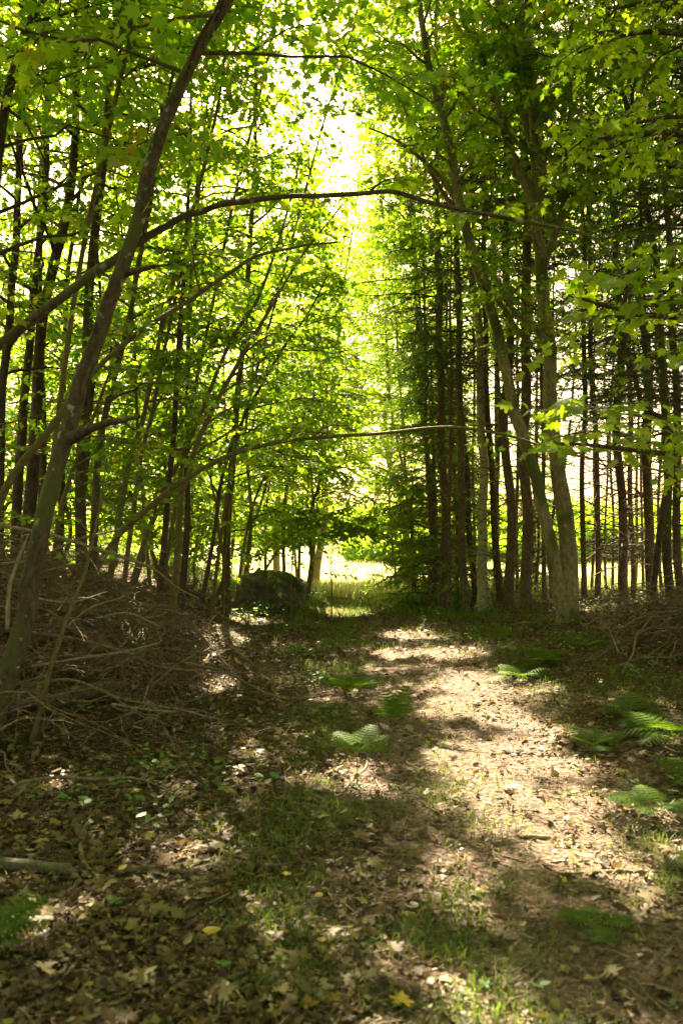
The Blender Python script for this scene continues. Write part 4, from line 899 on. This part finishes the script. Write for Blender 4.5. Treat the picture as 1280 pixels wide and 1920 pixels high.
# logs and sticks lying on the floor
FS = [
 ('fallen_log', 'dark rotting log lying under the left brush pile', [(-60,1345),(40,1335),(130,1318),(220,1300)], [.075,.075,.07,.06], 'log', 'log'),
 ('fallen_log', 'mossy thin log across the lower left corner', [(-60,1625),(40,1632),(110,1640),(150,1645)], [.03,.03,.028,.024], 'log', 'log'),
 ('fallen_branch', 'thin log with sunlit end left of the path', [(216,1640),(280,1632),(350,1638),(420,1621),(500,1629),(560,1618)], [.012,.014,.013,.011,.010,.006], 'dead', 'branch'),
 ('fallen_branch', 'short straight dead branch below the thin log', [(275,1678),(330,1680),(390,1676)], [.011,.012,.010], 'dead', 'branch'),
 ('fallen_branch', 'curved branch bending down to a sunlit broken end at lower left', [(200,1500),(165,1540),(152,1590),(160,1630),(190,1660),(222,1700)], [.008,.010,.012,.014,.015,.014], 'dead', 'branch'),
 ('fallen_branch', 'long thin branch running from the left edge toward the grass', [(60,1500),(150,1482),(210,1468),(260,1440),(320,1425)], [.012,.012,.011,.008,.005], 'dead', 'branch'),
 ('fallen_branch', 'forked stick pointing at the camera at lower left', [(120,1690),(132,1712),(145,1730)], [.009,.008,.005], 'dead_pale', 'branch'),
 ('fallen_branch', 'long curved twig across the lower right shade', [(890,1610),(960,1628),(1050,1640),(1130,1636),(1210,1636),(1290,1640)], [.006,.007,.008,.007,.006,.004], 'dead_pale', 'branch'),
 ('fallen_branch', 'thin dark twig between the grass and the lit path', [(880,1585),(940,1605),(1000,1620),(1060,1615)], [.004,.005,.005,.003], 'dead', 'branch'),
 ('fallen_branch', 'short pale stick at the lower edge of the big sunlit patch', [(980,1570),(1010,1572),(1042,1574)], [.010,.011,.009], 'dead_pale', 'branch'),
 ('fallen_branch', 'pale stick slanting up in the middle of the shaded foreground', [(852,1678),(860,1655),(868,1634)], [.004,.004,.003], 'dead_pale', 'branch'),
 ('fallen_branch', 'bent twig lying right of the fern', [(720,1490),(700,1450),(735,1430)], [.006,.006,.004], 'dead', 'branch'),
 ('fallen_branch', 'grey twig below the fern', [(640,1490),(662,1462),(684,1440),(690,1410)], [.010,.010,.008,.005], 'dead_pale', 'branch'),
 ('fallen_branch', 'dark thin branch across the track left of the upper fern', [(430,1305),(520,1322),(600,1318),(650,1305)], [.007,.008,.007,.004], 'dead', 'branch'),
 ('fallen_branch', 'curved pale twig on the grassy right bank', [(780,1162),(800,1178),(830,1182)], [.008,.008,.005], 'dead_pale', 'branch'),
 ('fallen_branch', 'small stick across the sunlit path', [(940,1412),(975,1415),(1005,1414)], [.007,.007,.004], 'dead', 'branch'),
 ('fallen_branch', 'thin stick in the shade at the bottom edge', [(200,1890),(250,1870),(300,1845)], [.007,.008,.006], 'dead', 'branch'),
 ('fallen_branch', 'short dead stick by the yellow leaf', [(405,1750),(430,1720),(440,1710)], [.006,.007,.005], 'dead', 'branch'),
 ('fallen_branch', 'twig lying beside the small green leaf', [(520,1540),(535,1480),(530,1430)], [.005,.005,.003], 'dead', 'branch'),
]
for nm, lab, px, rad, mt, cat in FS: gstick(nm, lab, px, rad, mt, cat=cat, group='logs and sticks on the forest floor')

# single fallen leaves and seedlings that stand out
def single_leaf(name, label, px, py, size, tpl, mat, ang, tilt=.2, lift=.035, cat='leaf', group=None):
    q = ground_pt(px, py); q[2] = float(H(q[0], q[1])) + lift; g = Geo()
    leaves(g, np.zeros((1, 3)), np.array([[math.cos(ang), math.sin(ang), .1]]), np.array([[tilt, -tilt, 1.]]), size, tpl, np.array([.5]))
    o = link(name, g.mesh(name, [M[mat]]), loc=q); tag(o, label, cat, group)
for i, (px, py, s_, an, lab) in enumerate(((378,1762,.075,.3,'bright yellow leaf, largest in the foreground'),(262,1492,.07,2.6,'yellow leaf left of the sunlit spots'),(222,1646,.05,1,'small yellow leaf at the end of the thin log'),
    (540,1655,.045,2,'yellow leaf on the grass right of the logs'),(605,1690,.05,4,'pale yellow-green leaf right of the sticks'),(755,1900,.08,1.5,'yellow leaf standing at the bottom edge'),(658,1205,.09,.5,'orange-yellow leaf on the far track'),(1060,1665,.05,3,'yellow leaf in the right shade'),(470,1720,.04,5,'tiny yellow leaf in the middle of the foreground'),(790,1360,.05,1,'pale yellow leaf at the rim of the sunlit path'))):
    single_leaf('fallen_leaf', lab, px, py, s_, TPL_MAPLE if i % 2 else TPL_OVATE, 'yellow', an, group='bright fallen leaves')
def seedling(label, px, py, n, size, h, tpl=TPL_OVATE):
    q = ground_pt(px, py); q[2] = float(H(q[0], q[1])); root = empty('seedling', q); tag(root, label, 'seedling', 'seedlings on the floor')
    s = Geo(); V, F_ = tubes(np.array([[(0, 0, -.01), (.004, 0, h * .5), (0, .004, h)]]), np.array([[.002, .0018, .0012]]), 5); s.add(V, F_); link('stem', s.mesh('stem', [M['grass']]), root)
    g = Geo(); a = np.arange(n) * 2.4; z = h * (.6 + .4 * R.random(n))
    leaves(g, np.stack([0 * a, 0 * a, z], -1), np.stack([np.cos(a), np.sin(a), .2 + 0 * a], -1), np.array([0, 0, 1.]) + R.normal(0, .2, (n, 3)), size * R.uniform(.8, 1.1, n), tpl)
    link('foliage', g.mesh('foliage', [M['green_leaf']]), root)
for a in ((415,1822,4,.045,.03,),(308,1542,3,.05,.05),(700,1550,3,.03,.03),(1090,1612,4,.05,.03),(672,1490,5,.05,.06),(10,1405,5,.07,.08),(212,1705,4,.045,.04),(910,1860,5,.03,.04),(1010,1865,4,.045,.04),(850,1505,4,.03,.03),(890,1330,7,.05,.10),(1070,1505,4,.05,.06)):
    seedling({415:'blue-green seedling in the lower left shade',308:'seedling left of the sunlit spots',700:'tiny seedling on the dark track',1090:'round-leaved seedling at the right of the big sunlit patch',672:'seedling right under the fern',10:'broad green seedling at the left border',212:'bright seedling at the broken end of the curved branch',910:'seedling in the lowest sunlit patch',1010:'pale seedling right of the lowest sunlit patch',850:'tiny seedling at the rim of the big sunlit patch',890:'leafy seedling in the middle of the sunlit path',1070:'seedling behind the big sunlit patch'}[a[0]], *a)

# ------------------------------------------------------------------ ferns
def frond_geo(L, el, az, curve=.9, width=.46, npair=8):
    g = Geo(); K = 12; s = np.linspace(0, 1, K)
    e = el - curve * s; dx = np.cumsum(np.cos(e)) / K * L; dz = np.cumsum(np.sin(e)) / K * L
    d = np.array([math.sin(az), math.cos(az), 0]); P = d[None] * dx[:, None] + np.array([0, 0, 1.])[None] * dz[:, None]
    V, F_ = tubes(P[None], (np.linspace(.0028, .0008, K))[None], 4); g.add(V, F_, np.full(len(F_), .9))
    T = nrm(np.gradient(P, axis=0)); side = np.array([d[1], -d[0], 0]); up = np.cross(side, T)
    for sg in (-1, 1):
        for k in range(npair):
            t = .22 + .77 * k / npair; o = np.array([np.interp(t, s, P[:, j]) for j in range(3)]); tt = np.array([np.interp(t, s, T[:, j]) for j in range(3)]); uu = np.array([np.interp(t, s, up[:, j]) for j in range(3)])
            if uu[2] < 0: uu = -uu
            pl = L * width * max(0, 1 - (t - .22) / .82) ** .75 + .006
            pd = nrm((side * sg * .93 + tt * .36 - np.array([0, 0, .12]))[None])[0]
            sp_ = L * .77 / npair; m = max(4, int(pl / .010)); j = np.arange(m); u = (j + .5) / m
            w2 = nrm(np.cross(pd, uu)[None])[0]; q5 = np.linspace(0, 1, 5); mid = o + pd * (q5 * pl)[:, None] - np.array([0, 0, .10]) * (q5 ** 2 * pl)[:, None]
            hw = (sp_ * .25 * (1 - q5 ** 2) + .0006)[:, None]; V = np.concatenate([mid - w2 * hw, mid + w2 * hw])
            g.add(V, np.array([(i_, i_ + 1, i_ + 6, i_ + 5) for i_ in range(4)]), np.full(4, R.random() * .6))
            for s2 in (-1, 1):
                A = o + pd * (u * pl)[:, None]; x = nrm(np.cross(pd, uu)[None])[0] * s2
                D = x[None] * .85 + pd[None] * .5 + R.normal(0, .05, (m, 3)); leaves(g, A, D, np.repeat(uu[None], m, 0) + R.normal(0, .08, (m, 3)), sp_ * .50 * (1.05 - .6 * u), TPL_DIAM, np.full(m, R.random() * .5 + .25 * R.random()))
    return g
def fern(label, px, py, n, L, az0=0, azs=360, stem=.0, el=(50, 78), curve=1.15):
    el = (max(el[0], 25), max(el[1], 50))
    q = ground_pt(px, py); q[2] = float(H(q[0], q[1])) ; root = empty('fern', q); tag(root, label, 'fern', 'ferns beside the track')
    if stem:
        s = Geo(); V, F_ = tubes(np.array([[(0, 0, -.02), (.006, 0, stem * .5), (0, 0, stem)]]), np.array([[.004, .0035, .003]]), 6); s.add(V, F_); link('stem', s.mesh('stem', [M['grass']]), root)
    for k in range(n):
        g = frond_geo(L * R.uniform(.75, 1.1), math.radians(R.uniform(*el)), math.radians(az0 + azs * (k + .5 * R.random()) / n), curve)
        fo = link('frond', g.mesh('frond', [M['fern']]), root, loc=(0, 0, stem))
fern('bright bracken fern standing alone in the middle of the track, nearest one', 668, 1475, 8, .27, 10, 360, .20, (5, 30), .5)
fern('bracken fern with a sunlit top just behind the nearest one', 655, 1345, 6, .32, 30, 360, .22, (5, 35), .5)
fern('dark upright fern frond right of the two middle ferns', 735, 1362, 3, .34, -30, 90, 0, (50, 75), .5)
fern('wide sunlit fern clump at the right border', 1262, 1385, 9, .45, 0, 360, 0, (25, 60), 1.0)
fern('sunlit fern clump in front of the right brush heap', 1180, 1350, 7, .36, 0, 360, 0, (25, 60), 1.0)
fern('shaded fern at the right border below the sunlit clump', 1225, 1540, 7, .30, 0, 360, .04, (25, 55), 1.0)
fern('small dark fern on the right of the sunlit path', 1112, 1405, 6, .28, 0, 360, 0, (30, 60), .9)
fern('fern growing on the grassy bank before the twin trunk', 1015, 1245, 8, .40, 0, 360, 0, (25, 55), 1.0)
fern('fern on the bank left of the twin trunk', 975, 1275, 7, .34, 0, 360, 0, (25, 55), 1.0)
fern('small lit fern at the foot of the twin trunk', 1100, 1215, 5, .28, 0, 360, 0, (35, 65), .9)
fern('blurred fern at the lower left border', -20, 1800, 6, .24, 20, 150, .06, (10, 40), .6)
fern('low fern in the dark lower right corner', 1120, 1740, 6, .20, 0, 360, 0, (30, 60), 1.0)
fern('fern at the right border in front of the brush heap', 1330, 1480, 7, .42, 180, 360, 0, (25, 60), 1.0)
print('OBJ', len(bpy.data.objects), 'POLY', sum(len(m.polygons) for m in bpy.data.meshes))
